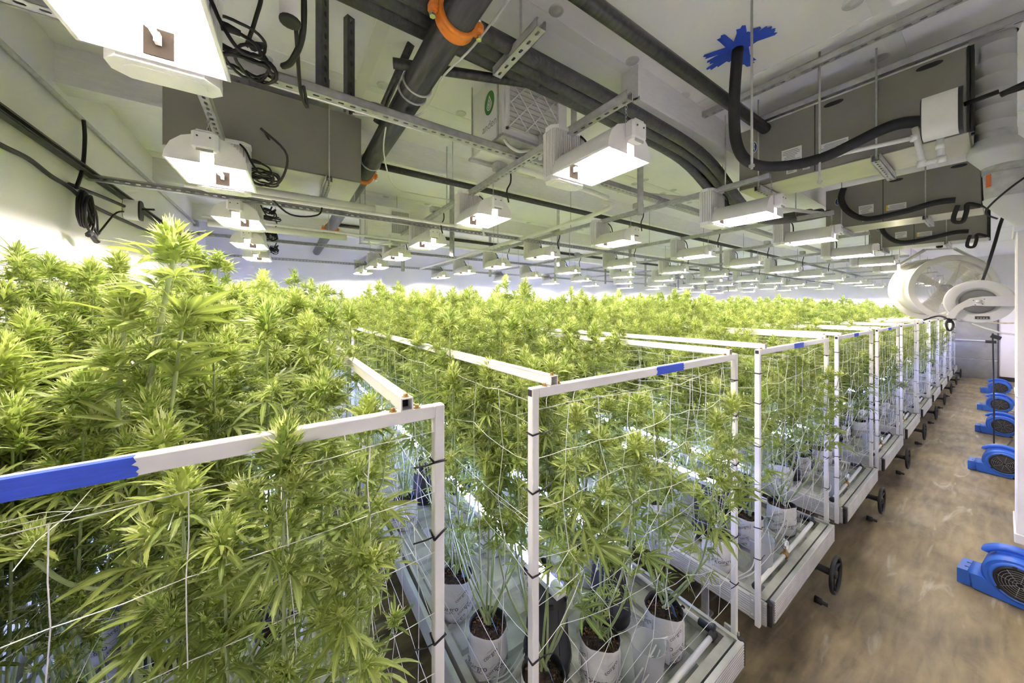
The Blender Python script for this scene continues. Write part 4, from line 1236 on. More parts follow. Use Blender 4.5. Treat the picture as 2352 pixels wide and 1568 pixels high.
b = MB(); b.cbox((XL+.03, 6.82, 3.37), (.05, .09, .09), bev=.006); o = part('conduit_box', b, M['galv']); tag(o, 'grey box at the end of the left wall conduit', 'electrical box')
pipe('conduit', [(XL+.03, 6.88, 3.36), (XL+.2, 7.46, 3.33), (3.0, 7.47, 3.32)], .009, 'galv', 'thin conduit along the far wall', sm=True)
# white drain pipes
pipe('drain_pipe', [(-.40, 2.93, 2.915), (.63, 2.93, 2.915)], .034, 'pvc', 'thick white pipe just behind the left air handler', sm=False)
pipe('drain_pipe', [(-.50, 2.84, 2.86), (1.6, 2.84, 2.86), (1.62, 2.84, 2.80)], .013, 'pvc', 'thin white pipe below the left air handler', sm=False)
pipe('drain_pipe', [(-.60, 4.35, 2.93), (.62, 4.35, 2.93)], .034, 'pvc', 'thick white pipe hung beyond the left air handler', sm=False)
pipe('drain_pipe', [(-.6, 4.05, 2.93), (3.0, 4.05, 2.90)], .012, 'pvc', 'thin white pipe crossing above the second lamp row', sm=False)
pipe('drain_pipe', [(1.42, 2.02, 3.13), (1.85, 2.02, 3.13), (2.42, 2.05, 3.12), (2.48, 2.12, 3.11), (2.50, 2.5, 3.0), (2.52, 7.3, 2.98)], .022, 'pvc', 'white drain pipe turning down and running along beside the third lamp row')
pipe('drain_pipe', [(2.5, 1.95, 3.15), (3.7, 1.45, 3.13), (4.9, 1.05, 3.12)], .018, 'pvc', 'white pipe slanting towards the second air handler', sm=False)
STUB = pipe('stub_pipe', [(.02, 1.32, 3.04), (.02, 1.32, ZC)], .030, 'pvc', 'white pipe stub hanging from the ceiling beside the big first lamp', sm=False)
b = MB(); b.lathe([(.0, -.003), (.024, -.003), (.031, -.002), (.031, .006)], (.02, 1.32, 3.04), 14); part('rim', b, M['black'], STUB)

# ------------------------------------------------------------------ dehumidifiers
def dehumidifier(x, y, z, label, front):
    r = empty('dehumidifier', (x, y, z)); tag(r, label, 'dehumidifier', 'white dehumidifiers hung from the ceiling')
    w_, dpt, h = .54, .42, .43
    b = MB(); b.cbox((w_/2, dpt/2, h/2), (w_, dpt, h), bev=.008); part('cabinet', b, M['lampwhite'], r)
    b = MB(); b.box((-.02, -.03, -.025), (w_*.75, .10, -.008)); part('drip_tray', b, M['galv'], r)
    if front:
        # filter set into the face towards the aisle
        fx0, fx1, fz0, fz1 = .035, .435, .05, .40
        b = MB(); npl = 22
        vs = []; fs = []
        for i in range(npl+1):
            z_ = fz0+(fz1-fz0)*i/npl; yy = -.004 if i % 2 else -.018
            vs += [(fx0, yy, z_), (fx1, yy, z_)]
        for i in range(npl): fs.append((2*i, 2*i+1, 2*i+3, 2*i+2))
        b.add(vs, fs, 0); f = part('filter', b, M['filter'], r)
        b = MB(); e = .014
        b.box((fx0-e, -.024, fz0-e), (fx0, 0, fz1+e)); b.box((fx1, -.024, fz0-e), (fx1+e, 0, fz1+e)); b.box((fx0-e, -.024, fz0-e), (fx1+e, 0, fz0)); b.box((fx0-e, -.024, fz1), (fx1+e, 0, fz1+e))
        part('filter_frame', b, M['lampwhite'], f)
        b = MB()
        def bar(p, q): b.tube([(p[0], -.021, p[1]), (q[0], -.021, q[1])], .004, 4)
        W_, H_ = fx1-fx0, fz1-fz0
        for k in range(-2, 5):
            for s in (1, -1):
                # diagonal a: u = u0 + s*v
                pts_ = []
                u0 = k*W_/3.2
                for v in np.linspace(0, H_, 25):
                    u = (u0+v*.9) if s > 0 else (W_-u0-v*.9)
                    if 0 <= u <= W_: pts_.append((fx0+u, fz0+v))
                if len(pts_) > 2: bar(pts_[0], pts_[-1])
        part('lattice', b, M['lampwhite'], f)
        # round green badge and lettering on the left face
        b = MB(); cy_, cz = .16, .27
        b.add([(-.0015, cy_+.072*math.cos(a)*.86, cz+.072*math.sin(a)*1.05) for a in np.linspace(0, 2*PI, 40)[:-1]], [tuple(range(39))], 0)
        def drop(sc_, mi, xo):
            pts_ = []
            for a in np.linspace(0, 2*PI, 28)[:-1]:
                rr = .026*sc_; u = rr*math.sin(a); v = -rr*math.cos(a)
                if v > 0: v = v*2.1; u = u*(1-(v/(rr*2.1))**1.3*.9)
                pts_.append((xo, cy_-u, cz-.016+v))
            b.add(pts_, [tuple(range(27))], mi)
        drop(1.25, 1, -.0022); drop(.95, 0, -.0028); drop(.75, 1, -.0034); drop(.5, 0, -.004); drop(.32, 1, -.0046)
        part('badge', b, [M['green'], M['paper']], r)
        vs, fs = text_obj_mesh('anden', .075)
        b = MB(); b.add([(-.002, cy_-x_, cz-.145+y_) for x_, y_, z_ in vs], [tuple(reversed(q)) for q in fs]); part('lettering', b, M['inkgrey'], r)
    else:
        b = MB()
        b.box((.30, -.004, .10), (w_-.02, -.001, .38), 0)
        for k in range(18): b.tube([(.30+.012*k, -.006, .10), (.30+.012*k, -.006, .38)], .0018, 4, mi=1)
        for k in range(18): b.tube([(.30, -.007, .11+.0155*k), (.515, -.007, .11+.0155*k)], .0018, 4, mi=1)
        part('grille', b, [M['inkgrey'], M['lampwhite']], r)
        b = MB(); b.box((.05, -.003, .15), (.22, .0, .33)); part('hatch', b, M['lampwhite'], r)
    for yy in (.04, dpt-.04):
        b = MB(); b.tube([(-.012, yy, -.02), (-.012, yy, ZC-z)], .006, 6); part('hanger', b, M['galv'], r)
    for yy in (0, dpt-.04):
        b = MB(); b.box((-.02, yy, -.02), (w_+.02, yy+.04, -.002)); part('cradle', b, M['galv'], r)
    b = MB(); b.tube(smooth_path([(.02, .02, -.01), (.03, -.02, -.07), (.10, -.03, -.09), (.20, -.04, -.06), (.30, -.04, -.05)]), .010, 8); b.tube([(.27, -.03, -.10), (.27, -.03, .06)], .014, 8); part('drain', b, M['pvc'], r)
    return r
dehumidifier(1.11, 1.72, 3.165, 'white dehumidifier with a green drop badge and lattice filter', True)
dehumidifier(.86, 4.45, 2.98, 'white dehumidifier with a plain mesh grille, farther from the aisle', False)

# ------------------------------------------------------------------ air handlers
def air_handler(Ln, H, D, detailed=True):
    """cabinet: face in local -y... built with its long face on the x=0 plane looking to -x, length along +y"""
    r = empty('air_handler')
    b = MB(); b.box((0, 0, 0), (D, Ln, H)); part('casing', b, M['taupe'], r)
    # front panels, proud, with joints
    cuts = [0.012, Ln-.004]
    if detailed: cuts = [0.012, .576*Ln, Ln-.004]
    for i in range(len(cuts)-1):
        b = MB(); b.box((-.008, cuts[i]+.002, .004), (0, cuts[i+1]-.002, H-.002)); p = part('panel', b, M['taupe'], r)
        if i:
            b = MB(); b.box((-.0088, cuts[i]-.003, .004), (-.007, cuts[i]+.003, H-.002)); part('joint', b, M['black'], p)
        if detailed:
            def oval(cy_, cz):
                b = MB(); b.add([(-.0095, cy_+.036*math.cos(a)+(.012 if math.cos(a) > 0 else -.012), cz+.014*math.sin(a)) for a in np.linspace(0, 2*PI, 25)[:-1]], [tuple(range(24))])
                part('handle', b, M['black'], p)
            if i == 0:
                oval(.49*Ln, H-.04); oval(.125*Ln, H-.03)
    b = MB(); b.box((-.004, .006, -.004), (D, Ln, .0)); part('underside', b, M['taupe2'], r)
    if detailed:
        b = MB()
        for (y0, y1, z0, z1) in ((.64*Ln, .745*Ln, .115, .205), (.425*Ln, .555*Ln, .105, .165), (.665*Ln, .72*Ln, .03, .06), (.60*Ln, .635*Ln, .03, .06)):
            b.box((-.0105, y0, z0), (-.008, y1, z1), 0)
            rg = random.Random(int(y0*99))
            for k in range(7):
                zz = z0+.006+(z1-z0-.012)*k/7
                b.box((-.0112, y0+.004+(y1-y0)*rg.uniform(0, .3), zz), (-.0105, y1-.005-(y1-y0)*rg.uniform(0, .2), zz+(z1-z0)*.05), 1)
        b.box((-.0112, .545*Ln, .105), (-.0105, .555*Ln, .165), 2)
        part('sticker', b, [M['paper'], M['inkgrey'], M['yellow']], r)
        b = MB(); cy_, cz = .905*Ln, .30
        b.add([(-.0105, cy_+.022*math.cos(a), cz+.042*math.sin(a)) for a in np.linspace(0, 2*PI, 33)[:-1]], [tuple(range(32))], 1)
        b.add([(-.011, cy_+.019*math.cos(a), cz+.038*math.sin(a)) for a in np.linspace(0, 2*PI, 33)[:-1]], [tuple(range(32))], 0)
        vs, fs = text_obj_mesh('Carrier', .022)
        b.add([(-.0116, cy_+y_, cz+x_) for x_, y_, z_ in vs], [tuple(q) for q in fs], 1)
        part('badge', b, [M['navy'], M['paper']], r)
        b = MB(); b.box((-.006, .002, .0), (.006, .010, H)); b.box((.02, -.003, .01), (D-.02, .0, H-.01), 1)
        for xx in (.0, .055, D-.02): b.box((xx, -.012, .0), (xx+.018, .002, H))
        part('end_frame', b, [M['black'], M['taupe2']], r)
    return r
for k, (x, lab) in enumerate(((2.95, 'nearest taupe air handler hung from the ceiling over the aisle side'), (5.25, 'middle taupe air handler hung over the aisle side'), (7.5, 'farthest taupe air handler, behind the barrel fan'))):
    o = air_handler(1.07, .45, .40); o.location = (x+.008, .09, 3.02); tag(o, lab, 'air handler', 'taupe air handlers in a line over the aisle side')
    # trapeze struts under it, with rods
    for j, y in enumerate((.42, 1.02)):
        s = strut((x-.05, y, 2.972), .52, (0, 0, 0), 'short slotted strut under the %s taupe air handler, its %s one' % (('nearest', 'middle', 'farthest')[k], ('right', 'left')[j]))
        rod(x-.03, y, 2.975, 'rod at the front of the %s taupe air handler, its %s one' % (('nearest', 'middle', 'farthest')[k], ('right', 'left')[j]))
o = air_handler(1.01, .46, .53, False); o.location = (.465, 2.60, 3.0); o.rotation_euler = (0, 0, PI/2); tag(o, 'plain taupe air handler hung over the leftmost racks', 'air handler')
strut((.26, 2.56, 2.955), .62, (0, 0, PI/2), 'slotted strut holding up the left air handler')
rod(.26, 2.575, 2.96, 'rod at the front of the left air handler')
# hoses with tape collar at the ceiling
pipe('foam_hose', [(2.236, .885, 3.65), (2.25, .907, 3.434), (2.27, .919, 3.263), (2.3, .917, 3.111), (2.35, .889, 3.017), (2.45, .826, 2.976), (2.6, .707, 2.983), (2.72, .594, 3.023), (2.78, .493, 3.072), (2.82, .393, 3.117), (2.85, .315, 3.133), (2.90, .24, 3.125)], .030, 'foamhose', 'thick black foam hose hanging from the blue taped ceiling hole', 'hose', 14)
rg = random.Random(11); b = MB()
for k in range(11):
    a = rg.uniform(0, PI); l = rg.uniform(.10, .19); wd = .022; z = ZC-.002-.0006*k
    cx_, cy_ = 2.236+rg.uniform(-.03, .03), .885+rg.uniform(-.03, .03)
    u = (math.cos(a), math.sin(a)); v = (-u[1], u[0])
    P = lambda s, t: (cx_+u[0]*s+v[0]*t, cy_+u[1]*s+v[1]*t, z)
    b.add([P(-l, -wd), P(-l-.012, -wd*.3), P(-l+.006, wd*.2), P(-l, wd), P(l, wd), P(l+.01, wd*.3), P(l-.008, -.2*wd), P(l, -wd)], [tuple(range(8))], 0)
o = part('tape_patch', b, M['tape']); tag(o, 'ragged star of blue tape where the hose meets the ceiling', 'tape')
for k, (x, z) in enumerate(((5.2, 0), (7.44, 0))):
    pipe('foam_hose', [(x, .998, 3.45), (x, 1.019, 3.34), (x-.03, .973, 3.20), (x-.05, .871, 3.085), (x-.05, .757, 3.05), (x-.04, .545, 3.075), (x-.03, .354, 3.115), (x-.02, .24, 3.11)], .028, 'foamhose', 'black foam hose curving across the %s air handler' % ('middle', 'farthest')[k], 'hose', 10)
    pipe('trap_hose', [(x, .228, 3.06), (x-.01, .25, 2.96), (x-.01, .245, 2.91), (x-.01, .20, 2.905), (x, .18, 2.99), (x, .172, 3.06), (x, .10, 3.02)], .016, 'foamhose', 'short black trap hose at the end of the %s air handler' % ('middle', 'farthest')[k], 'hose', 8)
pv = empty('condensate_pipe', (2.86, 0, 0)); tag(pv, 'white condensate pipe with a trap under the nearest air handler', 'pipe')
b = MB(); b.tube([(0, .93, 3.085), (0, .50, 3.055), (0, .268, 3.035)], .012, 10); b.tube([(0, .267, 3.09), (0, .242, 2.885)], .013, 10); b.tube([(0, .242, 2.882), (0, .178, 2.882)], .013, 10); b.tube([(0, .178, 2.882), (0, .182, 3.02)], .013, 10); part('pipe', b, M['pvc'], pv)
for p in ((0, .242, 2.884), (0, .178, 2.884), (0, .268, 3.035)):
    b = MB(); b.lathe([(.0, -.018), (.017, -.016), (.018, 0), (.017, .016), (.0, .018)], p, 12); part('fitting', b, M['pvc'], pv)
b = MB(); b.tube([(0, .62, 3.063), (0, .56, 3.059)], .016, 10); part('fitting', b, M['pvc'], pv)
b = MB(); b.tube([(0, .182, 2.94), (0, .182, 2.97)], .016, 10); part('fitting', b, M['pvc'], pv)
# white drum shaped sensor housings
def sensor(loc, rz, label, s=1.0):
    r = empty('sensor_drum', loc, rz); r.scale = (s, s, s); tag(r, label, 'sensor')
    b = MB(); prof = []
    # rounded oblong drum along x
    poly = [(.045*math.cos(a), .085*math.sin(a)*1.0) for a in np.linspace(0, 2*PI, 29)[:-1]]
    poly = [((.055 if u > 0 else -.055) + u*.6 if abs(u) > .01 else u, v) for u, v in poly]
    poly = [(.062*math.copysign(abs(math.cos(a))**.6, math.cos(a)), .095*math.copysign(abs(math.sin(a))**.6, math.sin(a))) for a in np.linspace(0, 2*PI, 33)[:-1]]
    b.prism(poly, 0, .10, 'x', smooth=True); part('shell', b, M['white'], r)
    b = MB(); b.prism([(u*1.01, v*1.01) for u, v in poly], .10, .113, 'x'); part('back', b, M['black'], r)
    b = MB(); b.prism([(u*.97, v*.97) for u, v in poly], -.004, 0, 'x'); part('front_rim', b, M['black'], r)
    b = MB(); b.tube([(.113, 0, .02), (.20, .0, .03)], .010, 8); part('arm', b, M['black'], r)
    return r
SN1 = sensor((2.58, .215, 3.015), R(-90), 'white drum shaped sensor in front of the nearest air handler', 1.05)
def adopt(o, r):
    mw = Matrix.LocRotScale(r.location, r.rotation_euler, r.scale)
    o.parent = r; o.matrix_parent_inverse = mw.inverted()
    for k in ('label', 'category', 'group'):
        if k in o: del o[k]
adopt(pipe('support_arm', [(2.58, .0, 3.03), (2.60, -.12, 3.07), (2.62, -.3, 3.12), (2.62, YF+.02, 3.16)], .013, 'cable', 'black cable arm holding the white sensor near the duct', 'cable', 8), SN1)
pipe('cable', [(2.56, .0, 3.02), (2.58, -.10, 3.035), (2.60, -.25, 3.09), (2.62, YF+.02, 3.12)], .006, 'cable', 'thin black cable sagging below the sensor cable arm', 'cable', 6)
SN2 = sensor((-1.0, 3.80, 2.86), 0, 'white drum shaped sensor on the left wall rail', .80)
adopt(pipe('support_arm', [(XL+.03, 3.20, 2.855), (-1.02, 3.55, 2.87), (-.99, 3.78, 2.875)], .012, 'black', 'x', 'bracket', 8), SN2)

# ------------------------------------------------------------------ cables at the left wall
def cable(pts, rr, label, k=6): return pipe('cable', pts, rr, 'cable', label, 'cable', 6)
cable([(XL+.03, 2.3, 2.86), (XL+.03, 2.57, 2.85), (XL+.03, 2.8, 2.862), (XL+.03, 3.0, 2.84), (XL+.03, 3.2, 2.835), (XL+.03, 3.5, 2.80), (XL+.03, 4.4, 2.83), (XL+.03, 5.4, 2.86), (XL+.03, 7.0, 2.80)], .012, 'thick black cable looping along the left wall below the rail')
cable([(XL+.035, 3.36, 3.32), (XL+.04, 3.36, 3.20), (XL+.04, 3.33, 3.0), (XL+.05, 3.22, 2.84)], .010, 'black cable dropping from the left wall conduit to the coil')
co = empty('cable_coil', (-1.03, 3.25, 2.75)); tag(co, 'coil of black cable with plugs hanging on the left wall', 'cable')
b = MB(); rg = random.Random(5)
for k in range(4):
    pts = []
    for q in np.linspace(0, 2*PI, 15): pts.append((.012*k-.01, .055*math.cos(q)*(1+.2*k/4)+rg.uniform(-.006, .006), .11*math.sin(q)-.03*k/3+rg.uniform(-.006, .006)-.02))
    b.tube(smooth_path(pts, 2), .006, 6)
part('loops', b, M['cable'], co)
b = MB(); b.tube(smooth_path([(0, 0, .08), (.02, .10, -.02), (.02, .13, -.15), (.02, .18, -.12), (.03, .40, .05), (.04, .62, .10)]), .006, 6); b.tube(smooth_path([(0, 0, .05), (.02, .05, -.10), (.02, .12, -.17)]), .006, 6); part('loose_end', b, M['cable'], co)
b = MB(); b.cbox((.02, .01, -.18), (.025, .05, .03), (.5, 0, 0), bev=.006); b.cbox((.02, .08, -.19), (.03, .10, .035), (-.4, 0, 0), bev=.008); part('plug', b, M['black'], co)
# cable tangles beside the first lamp row
def tangle(loc, s, seed, label, n=5):
    r = empty('cable_tangle', loc); tag(r, label, 'cable', 'black cable tangles along the first lamp row')
    rg = random.Random(seed); b = MB()
    for k in range(n):
        c = Vector((rg.uniform(-.02, .02), rg.uniform(-.05, .05), rg.uniform(-.03, .03))); a0 = rg.uniform(0, 6); e = rg.uniform(.5, 1); tl_ = rg.uniform(-.8, .8)
        pts = []
        for q in np.linspace(0, 2*PI*rg.uniform(.9, 1.6), 16):
            pts.append(c+Vector((math.cos(q+a0)*s*e, math.sin(q+a0)*s*.8*math.cos(tl_), math.sin(q+a0)*s*.6*math.sin(tl_)+rg.uniform(-.01, .01))))
        b.tube(smooth_path(pts, 2), .0055, 6)
    part('loops', b, M['cable'], r)
    b = MB(); b.tube(smooth_path([(0, 0, .02), (.03, -.05, .10), (.05, -.12, .16), (.02, -.2, .20)]), .007, 6); b.tube([(.02, .0, .03), (.05, .05, .08)], [.016, .010], 8); part('plug_lead', b, M['cable'], r)
for k, y in enumerate((1.55, 2.75, 3.95, 5.1, 6.2)):
    tangle((-.11, y, 2.98 if k else 3.03), .085, 40+k, 'tangled black lamp cables beside the first lamp row, %s from the aisle' % ORD[k], 5)
cable([(-.04, 1.15, 3.26), (.0, 1.22, 3.30), (.05, 1.33, 3.25), (.06, 1.42, 3.10), (.03, 1.50, 3.03), (.0, 1.56, 3.03)], .011, 'thick black cord arching beside the big first lamp')
cable([(-.02, 1.18, 3.20), (.02, 1.3, 3.18), (.04, 1.42, 3.08), (.06, 1.62, 2.99), (.09, 1.72, 2.98), (.07, 1.60, 3.0)], .007, 'thin black cord drooping beside the big first lamp')
cable([(-.1, 2.30, 3.09), (.02, 2.42, 3.02), (-.02, 2.6, 2.90), (-.12, 2.75, 2.93)], .007, 'black cord drooping beside the second lamp of the first row')
cable([(-.1, 3.1, 2.96), (.05, 3.25, 2.86), (.25, 3.3, 2.90), (.28, 3.32, 3.02)], .007, 'black cord looping under the left air handler strut')
pipe('white_cable', [(.75, 1.05, 3.34), (.66, 1.25, 3.20), (.60, 1.42, 3.15), (.63, 1.62, 3.17), (.60, 1.78, 3.14), (.45, 1.86, 3.12), (.30, 1.9, 3.11)], .005, 'wire', 'white cable draped over the sprinkler main', 'cable', 6)
pipe('white_cable', [(.45, 1.84, 3.06), (.48, 2.0, 2.98), (.62, 2.3, 2.92), (.9, 2.6, 3.0), (1.25, 2.75, 3.06)], .004, 'wire', 'thin white cable sagging towards the second lamp row', 'cable', 6)
b = MB(); b.tube(smooth_path([(.40+.05*math.cos(q)*(1+.1*k), 1.82+.012*k-.02, 3.12+.028*math.sin(q)) for k in range(3) for q in np.linspace(0, 2*PI, 10)], 2), .0035, 5); o = part('white_cable_coil', b, M['wire']); tag(o, 'coil of white wire tied to the nearest cross strut', 'cable')

# ------------------------------------------------------------------ duct at the right
du = empty('air_duct', (3.30, 0, 0)); tag(du, 'white spiral air duct dropping beside the nearest air handler', 'duct')
def loft(rings, m, name, n=28, seam=False):
    b = MB(); vs = []; fs = []
    for (cy_, z, rr) in rings:
        for k in range(n):
            a = 2*PI*k/n; vs.append((rr*math.cos(a), cy_+rr*math.sin(a), z))
    for i in range(len(rings)-1):
        for k in range(n): fs.append((i*n+k, i*n+(k+1) % n, (i+1)*n+(k+1) % n, (i+1)*n+k))
    b.add(vs, fs, 0, True); return part(name, b, M[m], du)
rings = []
z = 3.65
for k in range(7):
    rings += [(.022, z, .072), (.022, z-.078, .072), (.022, z-.080, .0731), (.022, z-.084, .0731)]; z -= .086
rings.append((.022, 3.05, .072)); loft(rings, 'duct', 'spiral_pipe')
loft([(.022, 3.66, .080), (.022, 3.64, .086), (.022, 3.615, .078)], 'duct', 'ceiling_collar')
loft([(.022, 3.085, .0745), (.022, 3.045, .0745)], 'foil', 'foil_band')
loft([(.022, 3.045, .074), (.014, 2.985, .102), (.010, 2.965, .104), (-.01, 2.90, .082), (-.015, 2.885, .080)], 'duct', 'reducer')
loft([(-.015, 2.89, .081), (-.02, 2.85, .083)], 'foil', 'foil_band')
loft([(-.02, 2.85, .080), (-.025, 2.70, .080)], 'galv', 'sleeve')
loft([(-.025, 2.71, .086), (-.03, 2.69, .088), (-.06, 2.62, .070), (-.105, 2.545, .055), (-.11, 2.50, .055)], 'duct', 'reducer')
b = MB()
for i in range(6):
    a0 = PI-1.05+i*.06; a1 = a0+.06
    f_ = lambda a, z: (.0815*math.cos(a), -.022+.0815*math.sin(a), z)
    b.add([f_(a0, 2.845), f_(a1, 2.845), f_(a1, 2.775), f_(a0, 2.775)], [(0, 1, 2, 3)], 0)
    if i % 2: b.add([(p[0]*1.01, p[1], p[2]) for p in (f_(a0+.01, 2.835), f_(a0+.03, 2.835), f_(a0+.03, 2.785), f_(a0+.01, 2.785))], [(0, 1, 2, 3)], 1)
part('sticker', b, [M['sticker'], M['inkgrey']], du)
b = MB(); b.cbox((.02, -.215, 1.72), (.34, .34, 1.60), bev=.004); b.cbox((.02, -.215, 2.515), (.36, .36, .03), bev=.004)
part('box_drop', b, M['duct'], du)
b = MB(); b.cbox((.02, -.215, .905), (.352, .352, .05), bev=.004); b.cbox((.02, -.215, 1.64), (.346, .346, .006)); part('flange', b, M['galv'] if False else M['duct'], du)
pipe('cable', [(3.20, -.12, 2.83), (3.18, -.03, 2.74), (3.19, .035, 2.66), (3.2, .045, 2.62), (3.2, .01, 2.585)], .005, 'cable', 'black cable looped round the duct sleeve', 'cable', 6)

# ------------------------------------------------------------------ barrel fan
FANC = Vector((8.05, .40, 2.40))
fan = empty('barrel_fan', FANC, R(34)); fan.location.z = FANC.z; tag(fan, 'large cream barrel fan hanging over the aisle', 'fan')
FR = .44
b = MB()   # axis along local x, front at x=0 looking to -x
b.lathe([(FR, .015), (FR+.004, .0), (FR-.012, -.012), (FR-.030, -.004), (FR-.034, .02), (FR-.036, .10), (FR-.036, .36), (FR-.034, .44)], (0, 0, 0), 48, axis='x')
b.lathe([(FR-.046, .44), (FR-.042, .36), (FR-.044, .10), (FR-.040, .01)], (0, 0, 0), 48, axis='x')
part('drum', b, M['fancream'], fan)
for x in (.0, .44):
    b = MB(); b.lathe([(FR-.036, x-.012), (FR+.035, x-.012), (FR+.040, x-.004), (FR+.035, x+.008), (FR-.036, x+.008)], n=48, axis='x'); part('flange', b, M['fancream'], fan)
b = MB()
for k in range(26):
    rr = .06+k*(FR-.10)/25
    b.tube([(-.012-.012*math.cos(rr/FR*1.4), rr*math.cos(a), rr*math.sin(a)) for a in np.linspace(0, 2*PI, 41)], .0026, 3, cap=False)
for k in range(8):
    a = k*PI/4+.2; b.tube([(-.022, .05*math.cos(a), .05*math.sin(a)), (-.012, (FR-.03)*math.cos(a), (FR-.03)*math.sin(a))], .0036, 4)
part('guard', b, M['fancream'], fan)
b = MB(); b.lathe([(.0, .06), (.05, .06), (.06, .08), (.06, .16), (.0, .16)], n=16, axis='x')
part('hub', b, M['galv'], fan)
for k in range(4):
    a = k*PI/2+.55; b = MB()
    ca, sa = math.cos(a), math.sin(a); P = []
    for i in range(6):
        t = i/5; rr = .05+t*(FR-.12); hw = .055+.035*t; tw = R(38-14*t)
        for s in (-1, 1):
            tx = s*hw*math.sin(tw); tt = s*hw*math.cos(tw)
            P.append((.12+tx, rr*ca-tt*sa, rr*sa+tt*ca))
    b.add(P, [(2*i, 2*i+1, 2*i+3, 2*i+2) for i in range(5)], 0, True); part('blade', b, M['fancream'], fan)
b = MB()
ys = FR+.012
b.box((.20, -ys-.006, -.02), (.26, -ys+.0, .40)); b.box((.20, ys, -.02), (.26, ys+.006, .40))
b.tube([(.23, -ys, .38), (.23, -.16, .60)], .022, 4); b.tube([(.23, ys, .38), (.23, .16, .60)], .022, 4); b.box((.20, -.17, .59), (.26, .17, .61)); b.tube([(.23, 0, .60), (.23, 0, ZC-FANC.z)], .016, 8)
part('yoke', b, M['fancream'], fan)
b = MB(); b.cbox((.23, 0, .66), (.05, .06, .08), bev=.01); part('swivel', b, M['black'], fan)

# ------------------------------------------------------------------ hose reel
reel = empty('hose_reel', (5.42, .125, 2.165), R(6)); tag(reel, 'grey hose reel on a curved arm beside the white duct', 'hose reel')
for x in (-.055, .055):
    b = MB(); b.lathe([(.112, x+.03*(1 if x < 0 else -1)), (.118, x+.02*(1 if x < 0 else -1)), (.126, x+.004*(1 if x < 0 else -1)), (.132, x), (.192, x-.006), (.198, x-.004), (.200, x+.001), (.198, x+.005), (.192, x+.003), (.130, x+.004)], n=48, axis='x'); part('disc', b, M['reelgrey'], reel)
b = MB(); b.lathe([(.0, -.028), (.10, -.026), (.112, -.02), (.112, .02), (.10, .026), (.0, .028)], n=32, axis='x', smooth=False); part('drum', b, M['drumgrey'], reel)
b = MB()
arm = [(-.55, .045), (-.02, .045), (.05, .030), (.12, -.03), (.165, -.10), (.185, -.155)]
arm2 = [(.140, -.165), (.115, -.105), (.08, -.06), (.03, -.038), (-.05, -.045), (-.55, -.045)]
poly = [(u, v) for u, v in arm+arm2]
b.prism(poly, -.088, -.078, 'x'); 
b.lathe([(.0, -.105), (.014, -.102), (.020, -.088)], n=12, axis='x')
part('arm', b, M['reelgrey'], reel)
b = MB()
for (u, v) in ((.03, .01), (-.03, .02), (-.02, -.025), (.02, -.03)): b.lathe([(.0, -.093), (.004, -.092), (.004, -.088)], (0, u, v), 6, axis='x')
part('bolt', b, M['galvdark'], reel)
b = MB(); b.box((-.10, .125, -.172), (-.03, .20, -.164)); part('hose_guide', b, M['black'], reel)
b = MB(); b.box((-.0645, -.06, -.165), (-.0625, .02, -.138), 0)
for k in range(4): b.box((-.066, -.05+.016*k, -.16), (-.0645, -.04+.016*k, -.15), 1)
part('rating_plate', b, [M['black'], M['inkgrey']], reel)
b = MB(); b.tube(smooth_path([(-.065, .165, -.165), (-.066, .185, -.21), (-.066, .175, -.27), (-.066, .155, -.275), (-.066, .142, -.22), (-.064, .16, -.17)]), .0085, 8); b.tube(smooth_path([(-.06, .165, -.165), (-.02, .22, -.14), (.02, .27, -.155), (.05, .32, -.185)]), .009, 8); b.lathe([(.016, -.02), (.018, 0), (.014, .015)], (-.065, .165, -.185), 10, capb=True, capt=True); part('hose', b, M['cable'], reel)
pipe('feed_hose', [(5.45, .10, 2.36), (5.44, .07, 2.5), (5.46, .03, 2.72), (5.5, .0, 2.9), (5.5, -.05, 3.1)], .011, 'cable', 'black feed hose rising from the hose reel', 'hose', 8)

